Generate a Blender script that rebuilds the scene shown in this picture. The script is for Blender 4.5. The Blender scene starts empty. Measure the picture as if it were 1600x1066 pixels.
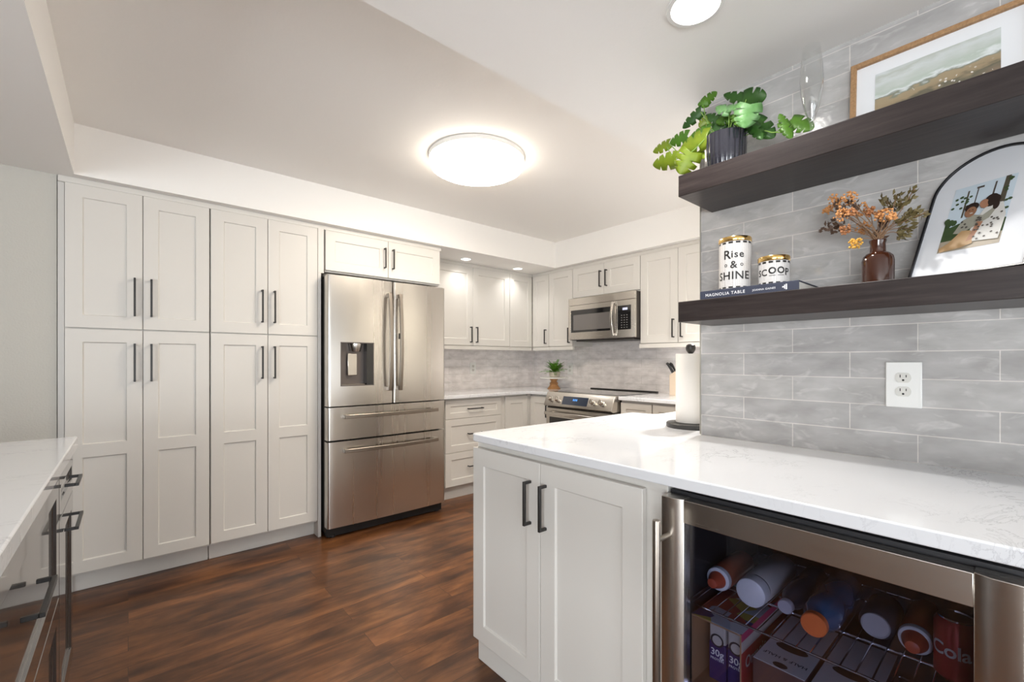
import bpy, bmesh, math, random
from mathutils import Vector, Matrix
random.seed(7)
PI = math.pi
R = math.radians
S = bpy.context.scene
COL = S.collection

# ------------------------------------------------------------------ camera, world, light, exposure
cam_d = bpy.data.cameras.new('camera')
cam_d.sensor_width = 36.0
cam_d.lens = 697.0 / 1600 * 36
cam_d.shift_y = 31.0 / 1600
cam_d.clip_start = 0.02
cam = bpy.data.objects.new('camera', cam_d)
COL.objects.link(cam)
cam.location = (0, 0, 1.2)
cam.rotation_euler = (R(90), 0, -math.atan2(.6523, .758))
S.camera = cam
S.view_settings.view_transform = 'Standard'
S.view_settings.look = 'None'
S.view_settings.gamma = 1
S.view_settings.exposure = 0.54
S.cycles.diffuse_bounces = 8
world = bpy.data.worlds.new('sky')
S.world = world
world.use_nodes = True
world.node_tree.nodes['Background'].inputs[0].default_value = (.80, .90, 1.0, 1)
world.node_tree.nodes['Background'].inputs[1].default_value = 1.2

def area_light(name, loc, rot, sx, sy, power, color, shape='RECTANGLE', spread=180):
    l = bpy.data.lights.new(name, 'AREA')
    l.shape = shape
    l.size = sx
    if shape in ('RECTANGLE', 'ELLIPSE'):
        l.size_y = sy
    l.energy = power
    l.color = color
    l.spread = R(spread)
    o = bpy.data.objects.new(name, l)
    COL.objects.link(o)
    o.location = loc
    o.rotation_euler = rot
    return o
DAY = (.93, .97, 1.0)
WARM = (1.0, .87, .70)
# daylight in the window openings of the rear and left walls
area_light('rear_window_daylight', (-1.75, -4.1, .7), (R(135), 0, 0), 1.8, 1.9, 52, DAY)
area_light('rear_window_daylight', (.45, -4.1, .7), (R(135), 0, 0), 1.8, 1.9, 52, DAY)
area_light('left_window_daylight', (-4.1, -1.9, .75), (R(110), 0, R(-90)), 2.6, 1.8, 200, DAY)
# the flush lamp, the recessed can and the two soffit downlights
LAMP_C = (1.545, 2.11)
CAN = (1.19, .605)
DOWN = [(2.345, 3.37), (2.985, 3.38)]

# ------------------------------------------------------------------ materials
def nodes_of(m):
    m.use_nodes = True
    return m.node_tree.nodes, m.node_tree.links
def mat(name, c, rough=.5, metal=0., **k):
    m = bpy.data.materials.new(name)
    n, l = nodes_of(m)
    b = n['Principled BSDF']
    b.inputs['Base Color'].default_value = (*c, 1)
    b.inputs['Roughness'].default_value = rough
    b.inputs['Metallic'].default_value = metal
    for kk, v in k.items():
        nm = {'coat': 'Coat Weight', 'coat_rough': 'Coat Roughness', 'trans': 'Transmission Weight', 'ior': 'IOR',
              'emit': 'Emission Strength', 'alpha': 'Alpha', 'spec': 'Specular IOR Level', 'sheen': 'Sheen Weight',
              'aniso': 'Anisotropic', 'sss': 'Subsurface Weight'}.get(kk)
        if kk == 'emit_color':
            b.inputs['Emission Color'].default_value = (*v, 1)
        elif nm:
            b.inputs[nm].default_value = v
    return m
def noise_bump(m, scale, strength, dist=.002, stretch=None, detail=3):
    n, l = nodes_of(m)
    tc = n.new('ShaderNodeTexCoord'); nz = n.new('ShaderNodeTexNoise'); bp = n.new('ShaderNodeBump')
    nz.inputs['Scale'].default_value = scale
    nz.inputs['Detail'].default_value = detail
    if stretch:
        mp = n.new('ShaderNodeMapping'); mp.inputs['Scale'].default_value = stretch
        l.new(tc.outputs['Object'], mp.inputs[0]); l.new(mp.outputs[0], nz.inputs['Vector'])
    else:
        l.new(tc.outputs['Object'], nz.inputs['Vector'])
    bp.inputs['Strength'].default_value = strength
    bp.inputs['Distance'].default_value = dist
    l.new(nz.outputs['Fac'], bp.inputs['Height'])
    l.new(bp.outputs[0], n['Principled BSDF'].inputs['Normal'])
    return m
def ramp(n, stops):
    r = n.new('ShaderNodeValToRGB')
    e = r.color_ramp.elements
    while len(e) < len(stops):
        e.new(.5)
    for i, (p, c) in enumerate(stops):
        e[i].position = p
        e[i].color = (*c, 1)
    return r
def noise_color(m, scale, stops, stretch=None, detail=4, rough=.6, distort=0):
    n, l = nodes_of(m)
    tc = n.new('ShaderNodeTexCoord'); nz = n.new('ShaderNodeTexNoise'); mp = n.new('ShaderNodeMapping')
    mp.inputs['Scale'].default_value = stretch or (1, 1, 1)
    nz.inputs['Scale'].default_value = scale; nz.inputs['Detail'].default_value = detail
    nz.inputs['Roughness'].default_value = rough; nz.inputs['Distortion'].default_value = distort
    rp = ramp(n, stops)
    l.new(tc.outputs['Object'], mp.inputs[0]); l.new(mp.outputs[0], nz.inputs['Vector'])
    l.new(nz.outputs['Fac'], rp.inputs[0]); l.new(rp.outputs[0], n['Principled BSDF'].inputs['Base Color'])
    return m

M = {}
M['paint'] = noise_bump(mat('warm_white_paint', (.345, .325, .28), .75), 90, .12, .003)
M['ceil'] = noise_bump(mat('ceiling_paint', (.90, .885, .86), .8), 70, .10, .003)
M['cab'] = mat('cabinet_white', (.69, .668, .63), .42)
M['cabgloss'] = mat('charcoal_gloss_cabinet', (.045, .040, .038), .20, coat=1.0, coat_rough=.04)
M['black'] = mat('black_metal', (.022, .020, .019), .38)
M['blackpl'] = mat('black_plastic', (.012, .012, .013), .45)
M['darkgrey'] = mat('dark_grey_metal', (.09, .085, .08), .45, .6)
M['white'] = mat('white_plastic', (.80, .80, .78), .35)
M['trimwhite'] = mat('lamp_trim_white', (.82, .82, .80), .4)
M['gold'] = mat('polished_gold', (.83, .55, .20), .16, 1.0)
M['chrome'] = mat('bright_steel_wire', (.75, .77, .80), .18, 1.0)
M['lampglow'] = mat('lamp_diffuser', (.9, .9, .9), .5, emit=27.0, emit_color=(1.0, .89, .75))
M['canglow'] = mat('downlight_glow', (.9, .9, .9), .5, emit=7.0, emit_color=(1, .96, .90))
M['black_glass'] = mat('black_glass', (.012, .012, .013), .06, coat=.5)

def steel(name, c, stretch, rough=.24, bump=.06):
    m = mat(name, c, rough, 1.0)
    n, l = nodes_of(m)
    tc = n.new('ShaderNodeTexCoord'); mp = n.new('ShaderNodeMapping'); nz = n.new('ShaderNodeTexNoise')
    mp.inputs['Scale'].default_value = stretch
    nz.inputs['Scale'].default_value = 1.0; nz.inputs['Detail'].default_value = 3
    l.new(tc.outputs['Object'], mp.inputs[0]); l.new(mp.outputs[0], nz.inputs['Vector'])
    mr = n.new('ShaderNodeMapRange')
    mr.inputs['To Min'].default_value = rough - .02; mr.inputs['To Max'].default_value = rough + .04
    l.new(nz.outputs['Fac'], mr.inputs['Value']); l.new(mr.outputs[0], n['Principled BSDF'].inputs['Roughness'])
    bp = n.new('ShaderNodeBump'); bp.inputs['Strength'].default_value = bump; bp.inputs['Distance'].default_value = .0006
    l.new(nz.outputs['Fac'], bp.inputs['Height']); l.new(bp.outputs[0], n['Principled BSDF'].inputs['Normal'])
    return m
M['steel'] = steel('brushed_stainless', (.62, .585, .54), (4, 4, 420), .25, .0)
M['steelv'] = steel('brushed_stainless_door', (.67, .635, .59), (14, 14, .3), .27, .35)
M['steeld'] = mat('satin_steel_handle', (.34, .30, .26), .34, 1.0)

def quartz():
    m = mat('white_quartz', (.80, .80, .80), .09, coat=.3, coat_rough=.03)
    n, l = nodes_of(m)
    tc = n.new('ShaderNodeTexCoord'); mp = n.new('ShaderNodeMapping')
    mp.inputs['Rotation'].default_value = (0, 0, R(18)); mp.inputs['Scale'].default_value = (1, 2.2, 1)
    a = n.new('ShaderNodeTexNoise'); a.inputs['Scale'].default_value = 6; a.inputs['Detail'].default_value = 8
    a.inputs['Roughness'].default_value = .68; a.inputs['Distortion'].default_value = .6
    l.new(tc.outputs['Object'], mp.inputs[0]); l.new(mp.outputs[0], a.inputs['Vector'])
    rp = ramp(n, [(0, (.78, .795, .825)), (.485, (.78, .795, .825)), (.5, (.54, .55, .58)), (.515, (.78, .795, .825)), (1, (.76, .775, .80))])
    b = n.new('ShaderNodeTexNoise'); b.inputs['Scale'].default_value = 4; b.inputs['Detail'].default_value = 4
    l.new(tc.outputs['Object'], b.inputs['Vector'])
    r2 = ramp(n, [(.46, (0, 0, 0)), (.62, (1, 1, 1))])
    l.new(a.outputs['Fac'], rp.inputs[0]); l.new(b.outputs['Fac'], r2.inputs[0])
    mx = n.new('ShaderNodeMixRGB'); mx.inputs[1].default_value = (.78, .795, .825, 1)
    l.new(r2.outputs[0], mx.inputs[0]); l.new(rp.outputs[0], mx.inputs[2])
    l.new(mx.outputs[0], n['Principled BSDF'].inputs['Base Color'])
    return m
M['quartz'] = quartz()

def floor_mat():
    m = mat('dark_wood_planks', (.1, .05, .02), .30, coat=.08, coat_rough=.16, spec=.35)
    n, l = nodes_of(m)
    tc = n.new('ShaderNodeTexCoord')
    br = n.new('ShaderNodeTexBrick')
    br.offset = .37; br.inputs['Scale'].default_value = 1
    br.inputs['Brick Width'].default_value = 1.25; br.inputs['Row Height'].default_value = .128
    br.inputs['Mortar Size'].default_value = .0012; br.inputs['Mortar Smooth'].default_value = .1
    br.inputs['Color1'].default_value = (.0, .0, .0, 1); br.inputs['Color2'].default_value = (1, 1, 1, 1)
    br.inputs['Mortar'].default_value = (.35, .35, .35, 1)
    l.new(tc.outputs['Object'], br.inputs['Vector'])
    add = n.new('ShaderNodeVectorMath'); add.operation = 'MULTIPLY_ADD'
    add.inputs[1].default_value = (3.1, 7.7, 0)
    l.new(br.outputs['Color'], add.inputs[0]); l.new(tc.outputs['Object'], add.inputs[2])
    mp = n.new('ShaderNodeMapping'); mp.inputs['Scale'].default_value = (1.5, 7.5, 1)
    l.new(add.outputs[0], mp.inputs[0])
    g = n.new('ShaderNodeTexNoise'); g.inputs['Scale'].default_value = 1.5; g.inputs['Detail'].default_value = 9
    g.inputs['Roughness'].default_value = .66; g.inputs['Distortion'].default_value = .5
    l.new(mp.outputs[0], g.inputs['Vector'])
    rp = ramp(n, [(.25, (.034, .013, .006)), (.42, (.100, .038, .014)), (.55, (.175, .070, .024)), (.74, (.30, .130, .046))])
    l.new(g.outputs['Fac'], rp.inputs[0])
    bl = n.new('ShaderNodeTexNoise'); bl.inputs['Scale'].default_value = 3.2; bl.inputs['Detail'].default_value = 4
    mp2 = n.new('ShaderNodeMapping'); mp2.inputs['Scale'].default_value = (1, 2.2, 1)
    l.new(add.outputs[0], mp2.inputs[0]); l.new(mp2.outputs[0], bl.inputs['Vector'])
    r2 = ramp(n, [(.34, (.38, .34, .32)), (.56, (1, 1, 1))])
    l.new(bl.outputs['Fac'], r2.inputs[0])
    mx = n.new('ShaderNodeMixRGB'); mx.blend_type = 'MULTIPLY'; mx.inputs[0].default_value = 1
    l.new(rp.outputs[0], mx.inputs[1]); l.new(r2.outputs[0], mx.inputs[2])
    r3 = ramp(n, [(0, (.80, .78, .76)), (1, (1.15, 1.12, 1.1))])
    l.new(br.outputs['Color'], r3.inputs[0])
    mx2 = n.new('ShaderNodeMixRGB'); mx2.blend_type = 'MULTIPLY'; mx2.inputs[0].default_value = 1
    l.new(mx.outputs[0], mx2.inputs[1]); l.new(r3.outputs[0], mx2.inputs[2])
    mx3 = n.new('ShaderNodeMixRGB'); mx3.inputs[2].default_value = (.02, .01, .006, 1)
    fm = n.new('ShaderNodeMath'); fm.operation = 'MULTIPLY'; fm.inputs[1].default_value = .6
    l.new(br.outputs['Fac'], fm.inputs[0]); l.new(fm.outputs[0], mx3.inputs[0]); l.new(mx2.outputs[0], mx3.inputs[1])
    l.new(mx3.outputs[0], n['Principled BSDF'].inputs['Base Color'])
    bp = n.new('ShaderNodeBump'); bp.inputs['Strength'].default_value = .12; bp.inputs['Distance'].default_value = .002
    l.new(g.outputs['Fac'], bp.inputs['Height']); l.new(bp.outputs[0], n['Principled BSDF'].inputs['Normal'])
    return m
M['floor'] = floor_mat()

def tile_mat(name, axis, shift, z0, w=.3115, h=.0785, c1=(.42, .41, .405), c2=(.49, .48, .47), grout=(.64, .61, .58)):
    m = mat(name, c1, .12, coat=.4, coat_rough=.05)
    n, l = nodes_of(m)
    tc = n.new('ShaderNodeTexCoord'); sp = n.new('ShaderNodeSeparateXYZ'); cb = n.new('ShaderNodeCombineXYZ')
    l.new(tc.outputs['Object'], sp.inputs[0])
    a = n.new('ShaderNodeMath'); a.operation = 'SUBTRACT'; a.inputs[1].default_value = shift
    b = n.new('ShaderNodeMath'); b.operation = 'SUBTRACT'; b.inputs[1].default_value = z0
    l.new(sp.outputs[axis], a.inputs[0]); l.new(sp.outputs['Z'], b.inputs[0])
    l.new(a.outputs[0], cb.inputs[0]); l.new(b.outputs[0], cb.inputs[1])
    br = n.new('ShaderNodeTexBrick'); br.offset = .5
    br.inputs['Scale'].default_value = 1; br.inputs['Brick Width'].default_value = w; br.inputs['Row Height'].default_value = h
    br.inputs['Mortar Size'].default_value = .0017; br.inputs['Mortar Smooth'].default_value = .25
    br.inputs['Color1'].default_value = (*c1, 1); br.inputs['Color2'].default_value = (*c2, 1); br.inputs['Mortar'].default_value = (*grout, 1)
    l.new(cb.outputs[0], br.inputs['Vector'])
    nz = n.new('ShaderNodeTexNoise'); nz.inputs['Scale'].default_value = 9; nz.inputs['Detail'].default_value = 3
    mp = n.new('ShaderNodeMapping'); mp.inputs['Scale'].default_value = (1, 2.2, 1)
    l.new(cb.outputs[0], mp.inputs[0]); l.new(mp.outputs[0], nz.inputs['Vector'])
    r = ramp(n, [(.3, (.84, .835, .83)), (.7, (1.13, 1.13, 1.135))]); l.new(nz.outputs['Fac'], r.inputs[0])
    mx = n.new('ShaderNodeMixRGB'); mx.blend_type = 'MULTIPLY'; mx.inputs[0].default_value = 1
    l.new(br.outputs['Color'], mx.inputs[1]); l.new(r.outputs[0], mx.inputs[2])
    gz = n.new('ShaderNodeTexNoise'); gz.inputs['Scale'].default_value = 13; gz.inputs['Detail'].default_value = 5
    gz.inputs['Distortion'].default_value = 1.2
    l.new(mp.outputs[0], gz.inputs['Vector'])
    gr = ramp(n, [(.56, (0, 0, 0)), (.70, (.45, .45, .45))]); l.new(gz.outputs['Fac'], gr.inputs[0])
    m4 = n.new('ShaderNodeMixRGB'); m4.inputs[2].default_value = (*[min(.9, x * 1.38) for x in c2], 1)  # pale glaze highlights painted into the tile colour
    l.new(gr.outputs[0], m4.inputs[0]); l.new(mx.outputs[0], m4.inputs[1])
    l.new(m4.outputs[0], n['Principled BSDF'].inputs['Base Color'])
    rr = n.new('ShaderNodeMapRange'); rr.inputs['To Min'].default_value = .10; rr.inputs['To Max'].default_value = .7
    l.new(br.outputs['Fac'], rr.inputs['Value']); l.new(rr.outputs[0], n['Principled BSDF'].inputs['Roughness'])
    # hand-made glaze: gentle waves plus a recessed joint
    wv = n.new('ShaderNodeTexNoise'); wv.inputs['Scale'].default_value = 20; wv.inputs['Detail'].default_value = 2
    l.new(mp.outputs[0], wv.inputs['Vector'])
    b1 = n.new('ShaderNodeBump'); b1.inputs['Strength'].default_value = .5; b1.inputs['Distance'].default_value = .004
    l.new(wv.outputs['Fac'], b1.inputs['Height'])
    b2 = n.new('ShaderNodeBump'); b2.invert = True; b2.inputs['Strength'].default_value = .6; b2.inputs['Distance'].default_value = .0015
    l.new(br.outputs['Fac'], b2.inputs['Height']); l.new(b1.outputs[0], b2.inputs['Normal'])
    l.new(b2.outputs[0], n['Principled BSDF'].inputs['Normal'])
    return m
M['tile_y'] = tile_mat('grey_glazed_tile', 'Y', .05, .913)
M['tile_x'] = tile_mat('grey_glazed_tile_back', 'X', .1, .905, c1=(.80, .76, .75), c2=(.85, .81, .80))
M['tile_r'] = tile_mat('grey_glazed_tile_range', 'Y', .18, .905, c1=(.80, .76, .75), c2=(.85, .81, .80))
M['shelf'] = noise_bump(noise_color(mat('dark_walnut_shelf', (.05, .04, .04), .36, spec=.35), 3,
        [(.3, (.018, .013, .0125)), (.55, (.032, .024, .023)), (.8, (.050, .038, .035))], (30, 2, 30), 6), 3, .1, .001, (60, 3, 60))
M['oak'] = noise_color(mat('light_oak', (.4, .25, .12), .5), 4, [(.3, (.30, .165, .075)), (.7, (.46, .27, .13))], (40, 3, 40), 5)
M['ped'] = noise_color(mat('turned_wood', (.4, .2, .08), .45), 5, [(.3, (.33, .15, .05)), (.7, (.50, .26, .10))], (20, 20, 3))

def glass_mix(name, tint, ior=1.45, boost=0.):
    m = bpy.data.materials.new(name)
    n, l = nodes_of(m)
    n.remove(n['Principled BSDF'])
    t = n.new('ShaderNodeBsdfTransparent'); t.inputs[0].default_value = (*tint, 1)
    g = n.new('ShaderNodeBsdfGlossy'); g.inputs['Roughness'].default_value = .02; g.inputs[0].default_value = (1, 1, 1, 1)
    lw = n.new('ShaderNodeLayerWeight'); lw.inputs['Blend'].default_value = .5
    pw = n.new('ShaderNodeMath'); pw.operation = 'POWER'; pw.inputs[1].default_value = 3.2
    f = n.new('ShaderNodeMath'); f.operation = 'MULTIPLY_ADD'; f.inputs[1].default_value = .9; f.inputs[2].default_value = boost + .05
    l.new(lw.outputs['Facing'], pw.inputs[0]); l.new(pw.outputs[0], f.inputs[0])
    mx = n.new('ShaderNodeMixShader')
    l.new(f.outputs[0], mx.inputs[0]); l.new(t.outputs[0], mx.inputs[1]); l.new(g.outputs[0], mx.inputs[2])
    l.new(mx.outputs[0], n['Material Output'].inputs['Surface'])
    return m
M['tint_glass'] = glass_mix('tinted_cooler_glass', (.73, .74, .82))
M['pane'] = glass_mix('window_glass', (.97, .98, .98))
M['clear'] = mat('clear_glass', (1, 1, 1), .0, trans=1.0, ior=1.45)
M['thin_clear'] = glass_mix('thin_clear_glass', (.95, .955, .955), 1.5, .04)
M['amber'] = mat('amber_glass', (.045, .013, .006), .10, coat=.25, coat_rough=.03)

# ------------------------------------------------------------------ mesh builder
class MB:
    def __init__(s):
        s.bm = bmesh.new()
    def v(s, p):
        return s.bm.verts.new(p)
    def f(s, vs, mi=0):
        try:
            fa = s.bm.faces.new(vs)
            fa.material_index = mi
            return fa
        except ValueError:
            return None
    def poly(s, pts, mi=0):
        return s.f([s.v(p) for p in pts], mi)
    def box(s, x0, x1, y0, y1, z0, z1, mi=0, mtx=None):
        c = [Vector(p) for p in ((x0, y0, z0), (x1, y0, z0), (x1, y1, z0), (x0, y1, z0), (x0, y0, z1), (x1, y0, z1), (x1, y1, z1), (x0, y1, z1))]
        if mtx:
            c = [mtx @ p for p in c]
        vs = [s.v(p) for p in c]
        for q in ((3, 2, 1, 0), (4, 5, 6, 7), (0, 1, 5, 4), (1, 2, 6, 5), (2, 3, 7, 6), (3, 0, 4, 7)):
            s.f([vs[i] for i in q], mi)
        return s
    def prism(s, pts, z0, z1, mi=0, mtx=None, mi_side=None):
        T = (lambda p: mtx @ Vector(p)) if mtx else (lambda p: p)
        a = [s.v(T((x, y, z0))) for x, y in pts]
        b = [s.v(T((x, y, z1))) for x, y in pts]
        s.f(a[::-1], mi); s.f(b, mi)
        n = len(pts)
        for i in range(n):
            s.f([a[i], a[(i + 1) % n], b[(i + 1) % n], b[i]], mi if mi_side is None else mi_side)
        return s
    def lathe(s, prof, c=(0, 0, 0), axis=(0, 0, 1), n=32, mi=0, cap0=True, cap1=True, wob=None):
        ax = Vector(axis).normalized()
        e1 = ax.orthogonal().normalized(); e2 = ax.cross(e1)
        c = Vector(c)
        rings = []
        for r, h in prof:
            ring = []
            for i in range(n):
                a = 2 * PI * i / n
                rr = r * (wob(a, h) if wob else 1)
                ring.append(s.v(c + ax * h + e1 * (rr * math.cos(a)) + e2 * (rr * math.sin(a))))
            rings.append(ring)
        for k in range(len(rings) - 1):
            for i in range(n):
                s.f([rings[k][i], rings[k][(i + 1) % n], rings[k + 1][(i + 1) % n], rings[k + 1][i]], mi)
        if cap0: s.f(rings[0][::-1], mi)
        if cap1: s.f(rings[-1], mi)
        return s
    def tube(s, path, r, n=8, mi=0, flat=None):
        path = [Vector(p) for p in path]
        rad = r if isinstance(r, (list, tuple)) else [r] * len(path)
        rings = []
        prev = None
        for k, p in enumerate(path):
            d = (path[min(k + 1, len(path) - 1)] - path[max(k - 1, 0)]).normalized()
            if prev is None:
                e1 = d.orthogonal().normalized()
            else:
                e1 = (prev - d * prev.dot(d)).normalized()
            prev = e1
            e2 = d.cross(e1)
            rings.append([s.v(p + e1 * (rad[k] * math.cos(2 * PI * i / n)) + e2 * (rad[k] * math.sin(2 * PI * i / n))) for i in range(n)])
        for k in range(len(rings) - 1):
            for i in range(n):
                s.f([rings[k][i], rings[k][(i + 1) % n], rings[k + 1][(i + 1) % n], rings[k + 1][i]], mi)
        s.f(rings[0][::-1], mi); s.f(rings[-1], mi)
        return s
    def ball(s, c, r, sub=1, mi=0, sc=(1, 1, 1)):
        g = bmesh.ops.create_icosphere(s.bm, subdivisions=sub, radius=r, matrix=Matrix.Translation(c) @ Matrix.Diagonal((*sc, 1)))
        for vv in g['verts']:
            for fa in vv.link_faces:
                fa.material_index = mi
        return s
    def build(s, name, mats, parent=None, loc=None, rot=None, bevel=0, smooth=True, seg=2, weld=False):
        if weld:
            bmesh.ops.remove_doubles(s.bm, verts=s.bm.verts, dist=1e-5)
        bmesh.ops.recalc_face_normals(s.bm, faces=s.bm.faces)
        me = bpy.data.meshes.new(name)
        s.bm.to_mesh(me); s.bm.free()
        for m in (mats if isinstance(mats, (list, tuple)) else [mats]):
            me.materials.append(m)
        if smooth:
            for p in me.polygons:
                p.use_smooth = True
            me.set_sharp_from_angle(angle=R(38))
        o = bpy.data.objects.new(name, me)
        COL.objects.link(o)
        if parent: o.parent = parent
        if loc: o.location = loc
        if rot: o.rotation_euler = rot
        if bevel:
            b = o.modifiers.new('edge', 'BEVEL')
            b.width = bevel; b.segments = seg; b.limit_method = 'ANGLE'; b.angle_limit = R(50)
        return o

def tag(o, label, cat, group=None):
    o['label'] = label; o['category'] = cat
    if group: o['group'] = group
    return o
def thing(name, label, cat, loc=(0, 0, 0), rotz=0, group=None):
    o = bpy.data.objects.new(name, None)
    o.empty_display_size = .05
    COL.objects.link(o)
    o.location = loc; o.rotation_euler = (0, 0, rotz)
    return tag(o, label, cat, group)
def struct(o):
    o['kind'] = 'structure'
    return o
def text_mesh(body, size, align='CENTER', space=1.0):
    cu = bpy.data.curves.new('lettering', 'FONT')
    cu.body = body; cu.size = size; cu.align_x = align; cu.space_character = space
    cu.resolution_u = 3
    cu.offset = size * .016
    o = bpy.data.objects.new('lettering', cu)
    COL.objects.link(o)
    bpy.context.view_layer.update()
    dg = bpy.context.evaluated_depsgraph_get()
    me = bpy.data.meshes.new_from_object(o.evaluated_get(dg))
    bpy.data.objects.remove(o); bpy.data.curves.remove(cu)
    return me
def add_text(mb, body, size, fn, mi=0, align='CENTER', space=1.0, cut=None):
    """put lettering into builder mb; fn maps a flat (x, y) to a point"""
    me = text_mesh(body, size, align, space)
    b2 = bmesh.new(); b2.from_mesh(me)
    if cut:
        xs = [v.co.x for v in b2.verts]
        if xs:
            x = min(xs) + cut
            while x < max(xs):
                bmesh.ops.bisect_plane(b2, geom=b2.verts[:] + b2.edges[:] + b2.faces[:], plane_co=(x, 0, 0), plane_no=(1, 0, 0))
                x += cut
    vm = {}
    for v in b2.verts:
        vm[v.index if False else v] = mb.v(fn(v.co.x, v.co.y))
    for f in b2.faces:
        mb.f([vm[v] for v in f.verts], mi)
    b2.free(); bpy.data.meshes.remove(me)

# ------------------------------------------------------------------ where a spot of the photograph lies in the room
def ray(px, py):
    u = (px - 800) / 697.; v = (564 - py) / 697.
    return Vector((.758 * u + .6523, -.6523 * u + .758, v))
def onX(px, py, X):
    d = ray(px, py); p = d * (X / d.x); p.z += 1.2
    return p

# ------------------------------------------------------------------ room shell
m = MB(); m.box(-3.6, 3.75, -3.7, 3.95, -.06, 0)
struct(m.build('floor', M['floor'], smooth=False))

HC, HL, HT = 2.184, 2.135, 2.39      # near ceiling, soffit/left ceiling, tray
TX0, TX1, TY0, TY1 = -.205, 3.26, 1.19, 3.12
c = MB()
def rect_xy(x0, x1, y0, y1, z):
    c.poly([(x0, y0, z), (x0, y1, z), (x1, y1, z), (x1, y0, z)])
def holed(x0, x1, y0, y1, z, cx, cy, r, depth=.07):
    """ceiling rectangle with a round can opening and its white sleeve"""
    h = r * 1.35
    rect_xy(x0, cx - h, y0, y1, z); rect_xy(cx + h, x1, y0, y1, z)
    rect_xy(cx - h, cx + h, y0, cy - h, z); rect_xy(cx - h, cx + h, cy + h, y1, z)
    n = 40
    for i in range(n):
        a, b = 2 * PI * i / n, 2 * PI * (i + 1) / n
        def sq(t):
            k = h / max(abs(math.cos(t)), abs(math.sin(t)))
            return (cx + k * math.cos(t), cy + k * math.sin(t), z)
        def ci(t, zz):
            return (cx + r * math.cos(t), cy + r * math.sin(t), zz)
        c.poly([ci(a, z), ci(b, z), sq(b), sq(a)])
holed(TX0, 2.0, -3.7, TY0, HC, CAN[0], CAN[1], .064)
holed(2.0, 3.75, -3.7, TY0, HC, 2.62, .98, .064)  # opening for the added, unseen lamp over the far counter
rect_xy(-3.7, TX0, -3.7, 3.9, HL)
rect_xy(TX0, 2.0, TY1, 3.9, HL)
holed(2.0, 2.66, TY1, 3.9, HL, DOWN[0][0], DOWN[0][1], .045)
holed(2.66, TX1, TY1, 3.9, HL, DOWN[1][0], DOWN[1][1], .045)
rect_xy(TX1, 3.75, TY0, 3.9, HL)
rect_xy(TX0, TX1, TY0, TY1, HT)
def wallq(a, b, z0, z1):
    c.poly([(*a, z0), (*b, z0), (*b, z1), (*a, z1)])
wallq((TX0, TY0), (TX0, TY1), HL, HT)
wallq((TX0, TY1), (TX1, TY1), HL, HT)
wallq((TX1, TY1), (TX1, TY0), HL, HT)
wallq((TX1, TY0), (TX0, TY0), HC, HT)
wallq((TX0, -3.7), (TX0, TY0), HL, HC)
wallq((TX1, TY0), (3.75, TY0), HL, HC)
struct(c.build('ceiling', M['ceil'], smooth=False))

BY, RX = 3.80, 3.62      # back wall and range wall planes
m = MB(); m.box(-.27, 3.75, BY, BY + .1, 0, HL + .03)
struct(m.build('wall_back', M['tile_x'], smooth=False))
m = MB(); m.box(RX, RX + .1, .55, BY, 0, HL + .06)
struct(m.build('wall_range', M['tile_r'], smooth=False))
m = MB(); m.box(-3.7, -.272, 3.19, 3.29, 0, HL + .03)
struct(m.build('wall_left', noise_bump(mat('textured_wall_paint', (.56, .545, .50), .8), 120, .45, .004), smooth=False))
m = MB(); m.box(1.68, 1.80, -3.6, .831, 0, HC + .02)
struct(m.build('wall_right', M['tile_y'], smooth=False))
m = MB(); m.box(1.676, 1.804, .8312, .8345, .916, HC)
m2 = struct(m.build('trim_1', M['paint'], smooth=False))
m = MB(); m.box(1.80, RX, .55, .65, 0, HC + .02)
struct(m.build('wall_sink', M['paint'], smooth=False))
# rear wall with two window openings, left wall with one
m = MB()
m.box(-3.7, -2.6, -3.7, -3.6, 0, HC); m.box(-.9, -.4, -3.7, -3.6, 0, HC); m.box(1.3, 1.8, -3.7, -3.6, 0, HC)
for a, b in ((-2.6, -.9), (-.4, 1.3)):
    m.box(a, b, -3.7, -3.6, 0, .17); m.box(a, b, -3.7, -3.6, 2.03, HC)
struct(m.build('wall_rear', M['paint'], smooth=False))
m = MB()
m.box(-3.7, -3.6, -3.6, -3.2, 0, HL); m.box(-3.7, -3.6, -.6, 3.2, 0, HL)
m.box(-3.7, -3.6, -3.2, -.6, 0, .27); m.box(-3.7, -3.6, -3.2, -.6, 2.03, HL)
struct(m.build('wall_side', M['paint'], smooth=False))
for i, (a, b) in enumerate(((-2.6, -.9), (-.4, 1.3))):
    m = MB(); w = .06
    m.box(a, a + w, -3.59, -3.56, .17, 2.03); m.box(b - w, b, -3.59, -3.56, .17, 2.03)
    m.box((a + b) / 2 - .04, (a + b) / 2 + .04, -3.59, -3.56, .17, 2.03)
    m.box(a, b, -3.59, -3.56, .17, .25); m.box(a, b, -3.59, -3.56, 1.97, 2.03)
    struct(m.build('window_%d' % (i + 1), M['white'], smooth=False))
m = MB()
for y in (-3.2, -2.36, -1.5, -.66): m.box(-3.59, -3.56, y, y + .06, .27, 2.03)
m.box(-3.59, -3.56, -3.2, -.6, .27, .33); m.box(-3.59, -3.56, -3.2, -.6, 1.97, 2.03)
struct(m.build('window_3', M['white'], smooth=False))
# scribe strip between cabinets and soffit
m = MB()
m.box(-.268, 1.96, 3.172, 3.20, 2.103, 2.1345); m.box(1.94, 1.96, 3.20, 3.52, 2.103, 2.1345)
m.box(1.96, 3.322, 3.522, 3.55, 2.103, 2.1345); m.box(3.322, 3.35, 1.45, 3.55, 2.103, 2.1345)
struct(m.build('trim_2', M['cab'], bevel=.003))

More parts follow.
